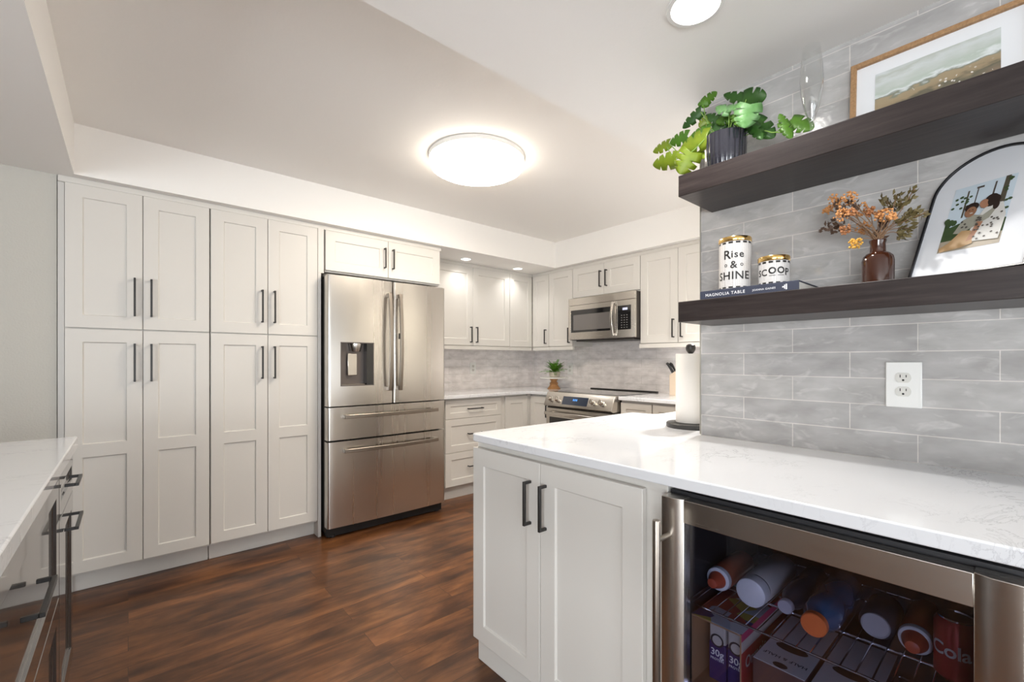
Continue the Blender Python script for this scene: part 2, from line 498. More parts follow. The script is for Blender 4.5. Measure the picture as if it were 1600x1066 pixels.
# ------------------------------------------------------------------ cabinets
def shaker_bm(w, h, rows, s=.062, t=.019, rec=.008, ch=.003):
    m = MB()
    xs = [0, s, w - s, w]
    zs = [0.]
    for a, b in rows: zs += [a, b]
    zs.append(h)
    g = {}
    def P(x, y, z):
        k = (round(x, 5), round(y, 5), round(z, 5))
        if k not in g: g[k] = m.v((x, y, z))
        return g[k]
    for i in range(3):
        for j in range(len(zs) - 1):
            x0, x1, z0, z1 = xs[i], xs[i + 1], zs[j], zs[j + 1]
            q = [P(x0, 0, z0), P(x1, 0, z0), P(x1, 0, z1), P(x0, 0, z1)]
            if i == 1 and j % 2 == 1:
                r = [P(x0 + ch, rec, z0 + ch), P(x1 - ch, rec, z0 + ch), P(x1 - ch, rec, z1 - ch), P(x0 + ch, rec, z1 - ch)]
                for k in range(4): m.f([q[k], q[(k + 1) % 4], r[(k + 1) % 4], r[k]])
                m.f(r)
            else:
                m.f(q)
    per = [(x, 0.) for x in xs] + [(w, z) for z in zs[1:]] + [(x, h) for x in xs[::-1][1:]] + [(0., z) for z in zs[::-1][1:-1]]
    n = len(per)
    bk = [m.v((x, t, z)) for x, z in per]
    for k in range(n):
        a, b = per[k], per[(k + 1) % n]
        m.f([P(a[0], 0, a[1]), P(b[0], 0, b[1]), bk[(k + 1) % n], bk[k]])
    m.f(bk)
    return m
def pull(parent, x, z, L, kind, wdt=.0095, out=.034):
    m = MB(); a = wdt / 2
    if kind == 'v':
        m.box(x - a, x + a, -out, -out + wdt, z - L / 2, z + L / 2)
        for zz in (z - L / 2 + a, z + L / 2 - a): m.box(x - a, x + a, -out + wdt, .0, zz - a, zz + a)
    else:
        m.box(x - L / 2, x + L / 2, -out, -out + wdt, z - a, z + a)
        for xx in (x - L / 2 + a, x + L / 2 - a): m.box(xx - a, xx + a, -out + wdt, .0, z - a, z + a)
    return m.build('handle', M['black'], parent, bevel=.0012)
def cabinet(name, label, loc, rotz, w, d, z0, z1, fronts, toe=None, toe_back=.055, group=None, material=None, rail=None, y_body=.021, cat='cabinet', toe_x=(0, 0)):
    mt = material or M['cab']
    t = thing(name, label, cat, loc, rotz, group)
    m = MB(); m.box(0, w, y_body, d, z0, z1)
    m.build('body', mt, t, bevel=.0015)
    for f in fronts:
        kind, x0, x1, a, b = f[:5]
        o = f[5] if len(f) > 5 else {}
        s = o.get('s', .065)
        rows = o.get('rows') or [(s, b - a - s)]
        dr = shaker_bm(x1 - x0, b - a, rows, s).build(kind, mt, t, loc=(x0, 0, a), bevel=.0018)
        h = o.get('h')
        if h: pull(dr, h[0] - x0, h[1] - a, h[2], h[3])
    if toe:
        m = MB(); m.box(toe_x[0], w + toe_x[1], toe_back, d, 0, toe)
        m.build('toe_kick', mt, t, bevel=.002)
    if rail:
        m = MB(); m.box(rail[2] if len(rail) > 2 else 0, rail[3] if len(rail) > 3 else w, .004, .03, rail[0], rail[1])
        m.build('light_rail', mt, t, bevel=.003)
    return t
PG = 'tall pantry cabinets'
Z_LO, Z_MID, Z_HI = .115, 1.366, 2.100
def pantry(label, x0):
    w = .608; h = w / 2
    F = []
    for k in range(2):
        a, b = k * h + .0015, (k + 1) * h - .0015
        hx = h - .034 if k == 0 else h + .036
        F.append(('door', a, b, Z_LO, Z_MID - .002, {'rows': [(.063, .588), (.656, 1.182)], 'h': (hx, 1.190, .205, 'v')}))
        F.append(('door', a, b, Z_MID + .004, Z_HI, {'rows': [(.065, .667)], 'h': (hx, 1.543, .205, 'v')}))
    return cabinet('pantry_cabinet', label, (x0, 3.16, 0), 0, w, .62, .10, 2.104, F, toe=.0995, toe_back=.08, group=PG)
p1 = pantry('tall white four-door pantry cabinet next to the bare grey wall', -.243)
m = MB(); m.box(-.026, -.002, .03, .60, 0, 2.104); m.build('filler_strip', M['cab'], p1)
p2 = pantry('tall white four-door pantry cabinet right beside the steel refrigerator', .369)
m = MB(); m.box(.6085, .629, -.004, .61, 0, 1.80); m.build('side_panel', M['cab'], p2, bevel=.0015)
m = MB(); m.box(.6085, .648, -.002, .02, 1.80, 2.104); m.build('filler_strip', M['cab'], p2, bevel=.0015)

cabinet('wall_cabinet', 'short white two-door cabinet above the refrigerator', (1.028, 3.16, 0), 0, .912, .36, 1.815, 2.103,
        [('door', .001, .459, 1.826, 2.100, {'h': (.428, 1.967, .15, 'v')}), ('door', .462, .911, 1.826, 2.100, {'h': (.494, 1.967, .15, 'v')})])

UZ0, UZ1 = 1.348, 2.100
cabinet('wall_cabinet', 'white two-door upper cabinet between refrigerator and kitchen corner', (2.062, 3.51, 0), 0, .926, .285, 1.345, 2.104,
        [('door', .001, .4615, UZ0, UZ1, {'h': (.43, 1.452, .15, 'v')}), ('door', .4645, .925, UZ0, UZ1, {'h': (.498, 1.452, .15, 'v')})], rail=(1.308, 1.344))
cabinet('corner_wall_cabinet', 'narrow handleless white upper cabinet in the kitchen corner', (2.990, 3.51, 0), 0, .318, .285, 1.345, 2.104,
        [('door', .002, .316, UZ0, UZ1, {'s': .06})], rail=(1.308, 1.344))
RZ = R(-90)
cabinet('corner_wall_cabinet', 'narrow white upper cabinet with black handle, meeting the corner', (3.31, 3.508, 0), RZ, .247, .305, 1.345, 2.104,
        [('door', .002, .245, UZ0, UZ1, {'s': .058, 'h': (.210, 1.452, .15, 'v')})], rail=(1.308, 1.344))
cabinet('wall_cabinet', 'single-door white upper cabinet left of the microwave', (3.31, 3.259, 0), RZ, .324, .305, 1.345, 2.104,
        [('door', .002, .322, UZ0, UZ1, {'s': .06, 'h': (.287, 1.452, .15, 'v')})], rail=(1.308, 1.344))
cabinet('wall_cabinet', 'short white two-door cabinet above the microwave', (3.31, 2.933, 0), RZ, .761, .305, 1.80, 2.104,
        [('door', .002, .379, 1.812, UZ1, {'h': (.347, 1.958, .15, 'v')}), ('door', .382, .759, 1.812, UZ1, {'h': (.414, 1.958, .15, 'v')})])
cabinet('wall_cabinet', 'white two-door upper cabinet right of the microwave', (3.31, 2.170, 0), RZ, .690, .305, 1.345, 2.104,
        [('door', .002, .3435, UZ0, UZ1, {'h': (.310, 1.462, .15, 'v')}), ('door', .3465, .688, UZ0, UZ1, {'h': (.380, 1.462, .15, 'v')})], rail=(1.308, 1.344, -.015, .69))

# base run along the back wall
CB = .906
cabinet('drawer_cabinet', 'white base cabinet with three drawers beside the refrigerator', (1.965, 3.23, 0), 0, .73, .565, .118, CB - .031,
        [('drawer', .072, .682, .700, .858, {'s': .05, 'h': (.377, .779, .16, 'h')}), ('drawer', .072, .682, .410, .697, {'s': .06, 'h': (.377, .560, .16, 'h')}),
         ('drawer', .072, .682, .120, .407, {'s': .06, 'h': (.377, .275, .16, 'h')})], toe=.1175, toe_back=.06)
cabinet('corner_base_cabinet', 'white handleless base cabinet in the corner beside the drawers', (2.697, 3.23, 0), 0, .286, .565, .118, CB - .031,
        [('door', .004, .284, .12, .858, {'s': .065})], toe=.1175, toe_back=.06)
m = MB(); m.box(.2865, .331, .0, .0205, .118, .872); m.build('filler_strip', M['cab'], COL.objects['corner_base_cabinet'])
cabinet('base_cabinet', 'narrow white base cabinet immediately left of the range', (3.01, 3.225, 0), RZ, .285, .60, .118, CB - .031,
        [('door', .002, .278, .12, .858, {'s': .065, 'h': (.246, .742, .155, 'v')})], toe=.1175, toe_back=.06)
cabinet('base_cabinet', 'white base cabinet with drawer immediately right of the range', (3.01, 2.158, 0), RZ, .285, .60, .118, .882,
        [('drawer', .004, .283, .700, .866, {'s': .05}), ('door', .004, .283, .12, .697)], toe=.1175, toe_back=.06)
cabinet('base_cabinet', 'white base cabinet farther right of the range, behind the peninsula', (3.01, 1.872, 0), RZ, .57, .60, .118, .882,
        [('drawer', .006, .566, .700, .866, {'s': .05}), ('door', .006, .566, .12, .697)], toe=.1175, toe_back=.06)
cabinet('sink_cabinet', 'white base cabinet under the far counter behind the tiled wall', (2.995, 1.29, 0), R(180), .86, .60, .118, .882,
        [('door', .004, .428, .12, .866), ('door', .431, .856, .12, .866)], toe=.1175, toe_back=.06)

# peninsula cabinet
cabinet('peninsula_cabinet', 'white two-door peninsula cabinet with large black handles', (1.045, 1.452, 0), RZ, .834, .60, .10, .883,
        [('door', .0, .3795, .10, .856, {'s': .066, 'h': (.335, .716, .150, 'v')}), ('door', .3825, .774, .10, .856, {'s': .066, 'h': (.409, .716, .150, 'v')})],
        toe=.099, toe_back=.026, y_body=.024)
# peninsula worktop
def rounded(pts, rad):
    out = []
    n = len(pts)
    for i, p in enumerate(pts):
        r = rad.get(i, 0)
        if not r:
            out.append(p); continue
        p = Vector(p); a = (Vector(pts[i - 1]) - p).normalized(); b = (Vector(pts[(i + 1) % n]) - p).normalized()
        for k in range(7):
            t = k / 6
            q0 = p + a * r; q1 = p + b * r
            q = q0 * (1 - t) ** 2 + p * (2 * t * (1 - t)) + q1 * t ** 2
            out.append(tuple(q))
    return out
m = MB()
m.prism(rounded([(1.028, -1.0), (1.678, -1.0), (1.678, .836), (1.806, .836), (1.806, .652), (3.618, .652), (3.618, 2.160), (2.985, 2.160), (2.985, 1.31), (2.13, 1.31), (2.13, 1.447), (1.028, 1.447)],
        {8: .03, 9: .06, 10: .03, 11: .03}), .884, .914)
tag(m.build('worktop', M['quartz'], bevel=.004, seg=3), 'white veined quartz worktop on the peninsula, running under the shelves', 'countertop')
m = MB()
m.prism(rounded([(1.955, 3.19), (2.985, 3.19), (2.985, 2.938), (3.618, 2.938), (3.618, 3.798), (1.955, 3.798)], {1: .06}), CB - .03, CB)
tag(m.build('worktop', M['quartz'], bevel=.004, seg=3), 'white quartz worktop in the back corner between refrigerator and range', 'countertop')

# left counter run
m = MB(); m.prism(rounded([(-.144, 2.352), (-.80, 2.352), (-.80, -1.6), (-.144, -1.6)], {0: .012}), .874, .914)
tag(m.build('worktop', M['quartz'], bevel=.004, seg=3), 'white quartz worktop at the left edge, opposite the peninsula', 'countertop')
cabinet('drawer_cabinet', 'glossy charcoal drawer cabinet at the end of the left counter, two handles showing', (-.156, 1.893, 0), R(90), .440, .60, .09, .873,
        [('drawer', .002, .438, .722, .862, {'s': .045, 'h': (.217, .796, .155, 'h')}), ('drawer', .002, .438, .100, .718, {'s': .06, 'h': (.235, .655, .205, 'h')})],
        toe=.089, material=M['cabgloss'])
cabinet('drawer_cabinet', 'glossy charcoal drawer cabinet nearest the camera under the left counter', (-.156, .98, 0), R(90), .910, .60, .09, .873,
        [('drawer', .004, .906, .50, .862, {'s': .06, 'h': (.375, .705, .205, 'h')}), ('drawer', .004, .906, .100, .496, {'s': .06, 'h': (.375, .30, .205, 'h')})],
        toe=.089, material=M['cabgloss'])

# ------------------------------------------------------------------ refrigerator
fr = thing('refrigerator', 'stainless steel French-door refrigerator with water dispenser', 'refrigerator', (1.006, 3.05, 0))
W = .912
m = MB(); m.box(.006, W - .006, .075, .72, .03, 1.765); m.build('body', M['darkgrey'], fr, bevel=.004)
def bulge(x, x0, x1, amt):
    t = (x - x0) / (x1 - x0)
    return amt * 4 * t * (1 - t)
def curved_panel(x0, x1, z0, z1, amt=.012, th=.062, edge=.014, hole=None, n=18, full=None):
    """a door front, bowed outward, with rounded vertical edges; hole = (hx0,hx1,hz0,hz1) left open"""
    m = MB()
    fx = full or (x0, x1)
    xs = sorted(set([x0 + (x1 - x0) * i / n for i in range(n + 1)] + ([hole[0], hole[1]] if hole else []) + [x0 + edge * k for k in (.15, .4, .7, 1)] + [x1 - edge * k for k in (.15, .4, .7, 1)]))
    def fy(x):
        y = -bulge(x, fx[0], fx[1], amt)
        d = min(x - x0, x1 - x)
        if d < edge:
            y += edge * (1 - math.sqrt(max(0, 1 - ((edge - d) / edge) ** 2)))
        return y
    zs = [z0, z1] if not hole else [z0, hole[2], hole[3], z1]
    G = [[m.v((x, fy(x), z)) for z in zs] for x in xs]
    for i in range(len(xs) - 1):
        for j in range(len(zs) - 1):
            if hole and j == 1 and hole[0] - 1e-6 <= xs[i] and xs[i + 1] <= hole[1] + 1e-6: continue
            m.f([G[i][j], G[i + 1][j], G[i + 1][j + 1], G[i][j + 1]])
    B0 = [m.v((x, th, z0)) for x in xs]; B1 = [m.v((x, th, z1)) for x in xs]
    for i in range(len(xs) - 1):
        m.f([G[i][0], B0[i], B0[i + 1], G[i + 1][0]]); m.f([G[i][-1], G[i + 1][-1], B1[i + 1], B1[i]])
        m.f([B0[i], B1[i], B1[i + 1], B0[i + 1]])
    m.f([G[0][j] for j in range(len(zs))] + [B1[0], B0[0]])
    m.f([G[-1][j] for j in range(len(zs))] + [B1[-1], B0[-1]])
    return m
SEAM = .468
fd = curved_panel(.0, SEAM - .003, .893, 1.778, .010, hole=(.083, .318, 1.027, 1.328)).build('door', M['steelv'], fr)
fd2 = curved_panel(SEAM + .003, W, .893, 1.778, .010).build('door', M['steelv'], fr)
fw1 = curved_panel(.0, W, .664, .884, .012).build('drawer', M['steelv'], fr)
fw2 = curved_panel(.0, W, .075, .652, .012).build('drawer', M['steelv'], fr)
def arc_handle(p0, p1, out, w, t, n=16, post=.03):
    """flat bowed bar from p0 to p1, bowing toward -y, with end posts"""
    m = MB()
    p0 = Vector(p0); p1 = Vector(p1); d = (p1 - p0).normalized(); side = d.cross(Vector((0, 1, 0))).normalized()
    rings = []
    for i in range(n + 1):
        s = i / n
        c0 = p0.lerp(p1, s) + Vector((0, -out - .022 * math.sin(PI * s), 0))
        rings.append([m.v(c0 + side * a + Vector((0, b, 0))) for a, b in ((-w / 2, -t / 2), (w / 2, -t / 2), (w / 2, t / 2), (-w / 2, t / 2))])
    for i in range(n):
        for k in range(4): m.f([rings[i][k], rings[i][(k + 1) % 4], rings[i + 1][(k + 1) % 4], rings[i + 1][k]])
    m.f(rings[0]); m.f(rings[-1])
    for p, s in ((p0, 1), (p1, -1)):
        a = p; b = p + d * (s * post)
        q = [a - side * w / 2, a + side * w / 2, b + side * w / 2, b - side * w / 2]
        lo = [m.v(x + Vector((0, .003, 0))) for x in q]; hi = [m.v(x + Vector((0, -out, 0))) for x in q]
        for k in range(4): m.f([lo[k], lo[(k + 1) % 4], hi[(k + 1) % 4], hi[k]])
        m.f(lo[::-1]); m.f(hi)
    return m
arc_handle((SEAM - .042, -.004, .985), (SEAM - .042, -.004, 1.690), .035, .026, .016).build('handle', M['steeld'], fd, bevel=.003)
arc_handle((SEAM + .040, -.004, .985), (SEAM + .040, -.004, 1.690), .035, .026, .016).build('handle', M['steeld'], fd2, bevel=.003)
m = MB(); m.box(SEAM + .028, SEAM + .036, -.05, -.03, 1.36, 1.40); m.build('door_latch', M['darkgrey'], fd2)
arc_handle((.098, -.006, .822), (.826, -.006, .822), .035, .026, .016).build('handle', M['steeld'], fw1, bevel=.003)
arc_handle((.098, -.006, .590), (.826, -.006, .590), .035, .026, .016).build('handle', M['steeld'], fw2, bevel=.003)
# dispenser niche
m = MB()
hx0, hx1, hz0, hz1 = .083, .318, 1.027, 1.328
m.box(hx0, hx1, .050, .056, hz0, hz1)
m.box(hx0, hx0 + .006, -.008, .05, hz0, hz1); m.box(hx1 - .006, hx1, -.009, .05, hz0, hz1)
m.box(hx0, hx1, -.009, .05, hz0, hz0 + .006); m.box(hx0, hx1, -.009, .05, hz1 - .006, hz1)
dsp = m.build('dispenser', mat('dispenser_grey', (.14, .12, .11), .35, .5), fd)
m = MB(); m.box(hx0 + .182, hx1 - .006, -.008, .048, hz0 + .006, hz1 - .006); m.build('control_strip', M['black_glass'], dsp)
m = MB(); m.lathe([(.030, 0), (.036, .02), (.042, .045), (.042, .055)], (hx0 + .115, .022, hz1 - .063), n=28)
m.build('spout', M['steel'], dsp)
m = MB(); m.box(hx0 + .062, hx0 + .128, .028, .036, hz0 + .072, hz0 + .225); m.build('paddle', mat('bright_paddle', (.66, .62, .56), .25, 1.0), dsp, bevel=.003)
m = MB(); m.box(hx0 + .012, hx0 + .17, .0, .05, hz0 + .006, hz0 + .012); m.build('drip_tray', M['steeld'], dsp)
m = MB(); m.box(.0, .05, .025, .075, 1.770, 1.788); m.box(.002, .03, .075, .13, 1.768, 1.792); m.build('hinge_cover', M['darkgrey'], fr, bevel=.004)
m = MB(); m.box(W - .05, W, .025, .12, 1.768, 1.785); m.build('hinge_cover', M['darkgrey'], fr, bevel=.004)
m = MB(); m.box(.01, W - .01, .04, .11, .008, .066); m.build('base_grille', M['blackpl'], fr)
for xx in (.03, W - .07):
    m = MB(); m.lathe([(.02, 0), (.02, .02), (.012, .022), (.012, .06)], (xx + .02, .055, 0), n=16); m.build('foot', M['blackpl'], fr)

# ------------------------------------------------------------------ microwave
mw = thing('microwave', 'stainless over-the-range microwave with black window', 'microwave', (3.235, 2.922, 1.398), RZ)
W = .752; H = .398
m = MB(); m.box(.004, W - .004, .022, .382, .0, H); m.build('body', mat('microwave_case', (.06, .052, .047), .5, .3), mw, bevel=.002)
m = MB(); m.box(0, W, .0, .0215, H - .068, H); m.build('vent_grille', M['steel'], mw, bevel=.002)
m = MB()
dw = .552
m.box(0, .032, 0, .0215, .004, H - .070); m.box(dw - .028, dw, 0, .0215, .004, H - .070)
m.box(.032, dw - .028, 0, .0215, .004, .072); m.box(.032, dw - .028, 0, .0215, H - .115, H - .070)
md = m.build('door', M['steel'], mw, bevel=.0015)
m = MB(); m.box(.032, dw - .028, .003, .02, .072, H - .115); m.build('window_surround', M['black_glass'], md)
m = MB(); m.box(.062, dw - .055, .0015, .0029, .092, H - .160); m.build('window', mat('microwave_window', (.16, .15, .145), .12, coat=.6, coat_rough=.05), md)
arc_handle((dw - .015, .0, .022), (dw - .015, .0, .322), .022, .022, .014, post=.02).build('handle', M['steel'], md, bevel=.003)
m = MB(); m.box(dw + .003, W, 0, .0215, .004, H - .070); mc = m.build('control_panel', M['steel'], mw, bevel=.0015)
m = MB(); m.box(dw + .022, W - .042, -.0015, .002, .072, H - .118); mk = m.build('keypad', M['black_glass'], mc)
m = MB(); m.box(dw + .075, dw + .125, -.0022, -.0016, H - .158, H - .138)
m.build('display', mat('lit_display', (.3, .3, .4), .4, emit=.5, emit_color=(.7, .75, 1.0)), mk)
m = MB()
for i in range(3):
    for j in range(6):
        m.box(dw + .060 + i * .027, dw + .071 + i * .027, -.0022, -.0016, .088 + j * .021, .093 + j * .021)
m.build('button_marks', mat('button_grey', (.30, .29, .28), .5), mk)
m = MB(); m.box(.05, W - .05, .06, .34, -.012, -.0005); m.build('filter_tray', M['darkgrey'], mw)

# ------------------------------------------------------------------ range
rg = thing('range', 'stainless slide-in electric range with front control panel', 'range', (2.905, 2.928, 0), RZ)
W = .758
m = MB(); m.box(.004, W - .004, .05, .69, .03, .895); m.build('body', M['darkgrey'], rg)
m = MB()
prof = [(.048, .908), (.055, .915), (.12, .915), (.12, .785), (.03, .782), (.0, .795)]
a = [m.v((0, y, z)) for y, z in prof]; b = [m.v((W, y, z)) for y, z in prof]
m.f(a); m.f(b[::-1])
for i in range(len(prof)): m.f([a[i], a[(i + 1) % 6], b[(i + 1) % 6], b[i]])
cp = m.build('control_panel', M['steel'], rg, bevel=.003)
nrm = Vector((0, -.113, .048)).normalized(); along = Vector((0, .048, .113)).normalized()
def onp(x, s): return Vector((x, 0, .795)) + along * s
for x in (.070, .150, .555, .648):
    m = MB(); m.lathe([(.027, -.002), (.027, .005), (.021, .007), (.0195, .030), (.017, .033)], onp(x, .062), nrm, 24)
    m.box(-.004, .004, -.02, .02, .030, .038, mtx=Matrix.Translation(onp(x, .062)) @ nrm.to_track_quat('Z', 'Y').to_matrix().to_4x4())
    m.build('knob', M['steel'], cp)
m = MB()
q = [onp(.215, .022) + nrm * .0012, onp(.500, .022) + nrm * .0012, onp(.500, .098) + nrm * .0012, onp(.215, .098) + nrm * .0012]
vs = [m.v(p) for p in q]; wv = [m.v(p - nrm * .003) for p in q]
m.f(vs); m.f(wv[::-1])
for i in range(4): m.f([vs[i], vs[(i + 1) % 4], wv[(i + 1) % 4], wv[i]])
dp = m.build('display', mat('range_display', (.035, .045, .07), .15, coat=.5), cp)
m = MB()
for k in range(3):
    m.poly([onp(.335 + k * .018, .060) + nrm * .002, onp(.347 + k * .018, .060) + nrm * .002, onp(.347 + k * .018, .078) + nrm * .002, onp(.335 + k * .018, .078) + nrm * .002])
m.build('lit_clock', mat('blue_segments', (.05, .2, .6), .5, emit=.5, emit_color=(.12, .4, 1.0)), dp)
m = MB(); m.box(.006, W - .006, .028, .052, .17, .772); od = m.build('oven_door', M['steel'], rg, bevel=.004)
m = MB(); m.box(.05, W - .05, .024, .029, .27, .690); m.build('oven_window', M['black_glass'], od)
m = MB()
m.box(.03, W - .03, -.028, -.006, .712, .742); m.box(.05, .085, -.006, .03, .716, .738); m.box(W - .085, W - .05, -.006, .03, .716, .738)
m.build('handle', M['steel'], od, bevel=.006)
m = MB(); m.box(.006, W - .006, .030, .052, .04, .165); m.build('drawer', M['steel'], rg, bevel=.004)
m = MB(); m.box(.0, W, .121, .665, .900, .917); m.build('cooktop', M['black_glass'], rg, bevel=.002)
m = MB(); m.box(.0, W, .666, .695, .900, .926); m.build('rear_trim', M['black'], rg, bevel=.004)

# ------------------------------------------------------------------ ceiling lamps
lp = thing('flush_ceiling_light', 'large round white flush ceiling light, lit', 'ceiling light', (LAMP_C[0], LAMP_C[1], HT))
m = MB(); m.lathe([(.276, -.026), (.278, -.022), (.278, -.003), (.274, -.001)], n=64); m.build('base', M['trimwhite'], lp)
m = MB(); m.lathe([(.02, -.088), (.12, -.086), (.19, -.082), (.245, -.074), (.266, -.062)], n=64)
m.build('diffuser', M['lampglow'], lp)
m = MB(); m.lathe([(.266, -.062), (.274, -.047), (.274, -.030), (.268, -.0262)], n=64, cap0=False, cap1=False)
m.build('side_band', mat('lamp_side_band', (.9, .9, .9), .5, emit=8.0, emit_color=(1.0, .89, .75)), lp)
def can_light(label, x, y, z, r, power, group, color, deep=.055, spread=165):
    t = thing('recessed_light', label, 'recessed light', (x, y, z), 0, group)
    m = MB()
    m.lathe([(r * 1.24, -.001), (r * 1.22, -.005), (r * 1.03, -.006), (r * .965, .0), (r * .80, deep), (r * .80, deep + .003)], n=40, cap0=False, cap1=False)
    m.build('trim_ring', M['trimwhite'], t)
    m = MB(); m.lathe([(r * .80, deep - .003), (r * .80, deep + .001)], n=40); m.build('lamp', M['canglow'], t)
    area_light('can_glow', (x, y, z + deep - .007), (0, 0, 0), r * 1.4, r * 1.4, power, color, 'DISK', spread)
can_light('recessed ceiling light over the peninsula worktop', CAN[0], CAN[1], HC, .062, 6, None, (1, .97, .93))
can_light('added unseen recessed light over the far counter behind the tiled wall', 2.62, .98, HC, .062, 32, None, (1, .97, .93))  # added lamp, hidden by the tiled wall, to brighten the far corner
can_light('recessed downlight in the soffit nearer the refrigerator', DOWN[0][0], DOWN[0][1], HL, .043, .7, 'soffit downlights', (1, .97, .93), .018, 115)
can_light('recessed downlight in the soffit nearer the kitchen corner', DOWN[1][0], DOWN[1][1], HL, .043, .7, 'soffit downlights', (1, .97, .93), .018, 115)

# ------------------------------------------------------------------ floating shelves
SX0 = 1.43
for nm, z0, z1, lb in (('floating_shelf', 1.762, 1.834, 'upper dark wood floating shelf carrying plant, glass and landscape'),
                       ('floating_shelf', 1.332, 1.402, 'lower dark wood floating shelf carrying book, jars and vase')):
    m = MB(); m.box(SX0, 1.678, -1.0, .788, z0, z1)
    tag(m.build(nm, M['shelf'], bevel=.002), lb, 'shelf')
ZU, ZL = 1.834, 1.402

# ------------------------------------------------------------------ outlets
M['ivory'] = mat('ivory_plastic', (.66, .65, .61), .4)
def outlet(label, loc, rotz, w=.076, h=.122, group=None):
    t = thing('wall_outlet', label, 'outlet', loc, rotz, group)
    m = MB(); m.box(-w / 2, w / 2, -.006, 0, -h / 2, h / 2); pl = m.build('plate', M['white'], t, bevel=.0025)
    for s in (-.0195, .0195):
        pts = []
        for i in range(28):
            a = 2 * PI * i / 28
            x = .0172 * math.cos(a); z = .0172 * math.sin(a)
            pts.append((x, max(-.0135, min(.0135, z))))
        m = MB(); m.prism(pts, 0, .0025, mtx=Matrix.Translation((0, -.006, s)) @ Matrix.Rotation(R(90), 4, 'X'))
        rc = m.build('receptacle', M['ivory'], t)
        m = MB()
        m.box(-.0075, -.0055, -.0089, -.0080, s + .001, s + .009); m.box(.0055, .0075, -.0089, -.0080, s + .0015, s + .0085)
        m.prism([(.0028 * math.cos(2 * PI * i / 12), .0028 * math.sin(2 * PI * i / 12)) for i in range(12)], 0, .0009, mtx=Matrix.Translation((0, -.0080, s - .0065)) @ Matrix.Rotation(R(90), 4, 'X'))
        m.build('slots', M['blackpl'], rc, smooth=False)
    m = MB(); m.lathe([(.0028, 0), (.0028, .0008)], (0, -.006, 0), (0, -1, 0), 12); m.build('screw', M['white'], t)
    return t
outlet('white double outlet on the grey tile wall below the shelves', (1.679, .236, 1.132), RZ, .079, .130)
outlet('white double outlet on the back wall near the refrigerator', (2.728, 3.799, 1.124), 0)
outlet('white outlet on the range wall, half hidden behind the small fern', (3.619, 3.24, 1.115), RZ)

# ------------------------------------------------------------------ monstera in fluted pot
mp = thing('potted_monstera', 'trailing green monstera in a black fluted pot on the upper shelf', 'plant', (1.535, .675, ZU))
m = MB()
def flute_wob(a, h): return 1 + .030 * abs(math.cos(a * 11)) - .02
m.lathe([(.057, 0), (.0605, .004), (.064, .06), (.066, .118), (.0665, .124)], n=264, wob=flute_wob)
m.lathe([(.0665, .1242), (.062, .1244), (.060, .105)], n=60, cap0=False)
m.build('pot', mat('black_fluted_ceramic', (.016, .016, .024), .24, coat=.5), mp)
m = MB(); m.lathe([(.059, .104), (.03, .110), (.004, .112)], n=24); m.build('soil', mat('dark_soil', (.03, .02, .015), .9), mp)
def leaf_mat(name, c1, c2):
    mm = mat(name, c1, .38, sss=0)
    mm = noise_color(mm, 35, [(.3, c1), (.7, c2)])
    b = mm.node_tree.nodes['Principled BSDF']
    n, l = nodes_of(mm)
    tr = n.new('ShaderNodeBsdfTranslucent'); tr.inputs[0].default_value = (*[min(1, x * 1.6) for x in c2], 1)
    mx = n.new('ShaderNodeMixShader'); mx.inputs[0].default_value = .3
    l.new(b.outputs[0], mx.inputs[1]); l.new(tr.outputs[0], mx.inputs[2])
    l.new(mx.outputs[0], n['Material Output'].inputs['Surface'])
    return mm
LG = [leaf_mat('leaf_lime', (.15, .23, .010), (.24, .31, .02)), leaf_mat('leaf_green', (.065, .17, .012), (.11, .25, .025)),
      leaf_mat('leaf_dark', (.022, .085, .012), (.045, .14, .018)), leaf_mat('leaf_mint', (.10, .27, .06), (.24, .42, .20))]
M['stem'] = mat('plant_stem', (.17, .30, .05), .5)
def leaf(base, tip, width, view, mi, parent, curl=.25, notch=True, name='leaf'):
    """one monstera leaf from base to tip; view = direction its face looks"""
    base = Vector(base); tip = Vector(tip)
    d = tip - base; L = d.length; d = d.normalized()
    nrm = Vector(view); nrm = (nrm - d * nrm.dot(d)).normalized()
    side = d.cross(nrm)
    m = MB()
    N = 26
    mid = []; rows = {1: [], -1: []}
    for i in range(N + 1):
        t = i / N
        drop = -curl * L * t * t * .5
        mid.append(m.v(base + d * (L * t) + nrm * drop))
        w = width * (math.sin(PI * min(1, (t * .90 + .10)) ** .66) ** .62) if t < 1 else .0
        for s in (1, -1):
            ww = w
            if notch:
                ph = (t * 4.2 + (.2 if s > 0 else .55)) % 1
                if .20 < t < .84 and ph < .20: ww = w * .45
            back = -.16 * L * (1 - t) ** 2 * (1 if t < .5 else 0) + .08 * L * t * (1 - t) * 2
            q = []
            for k in (.5, 1.):
                q.append(m.v(base + d * (L * t + back * k) + side * (s * ww * k) + nrm * (drop - .22 * ww * k * k)))
            rows[s].append(q)
    for s in (1, -1):
        for i in range(N):
            a, b = rows[s][i], rows[s][i + 1]
            m.f([mid[i], a[0], b[0], mid[i + 1]]); m.f([a[0], a[1], b[1], b[0]])
    o = m.build(name, LG[mi], None)
    o.parent = parent
    o.matrix_parent_inverse = Matrix.Translation(parent.location).inverted()
    sd = o.modifiers.new('thickness', 'SOLIDIFY'); sd.thickness = .0006
    return o
VC = Vector((-.72, -.45, -.35))
pxm = 1.45 / 697.
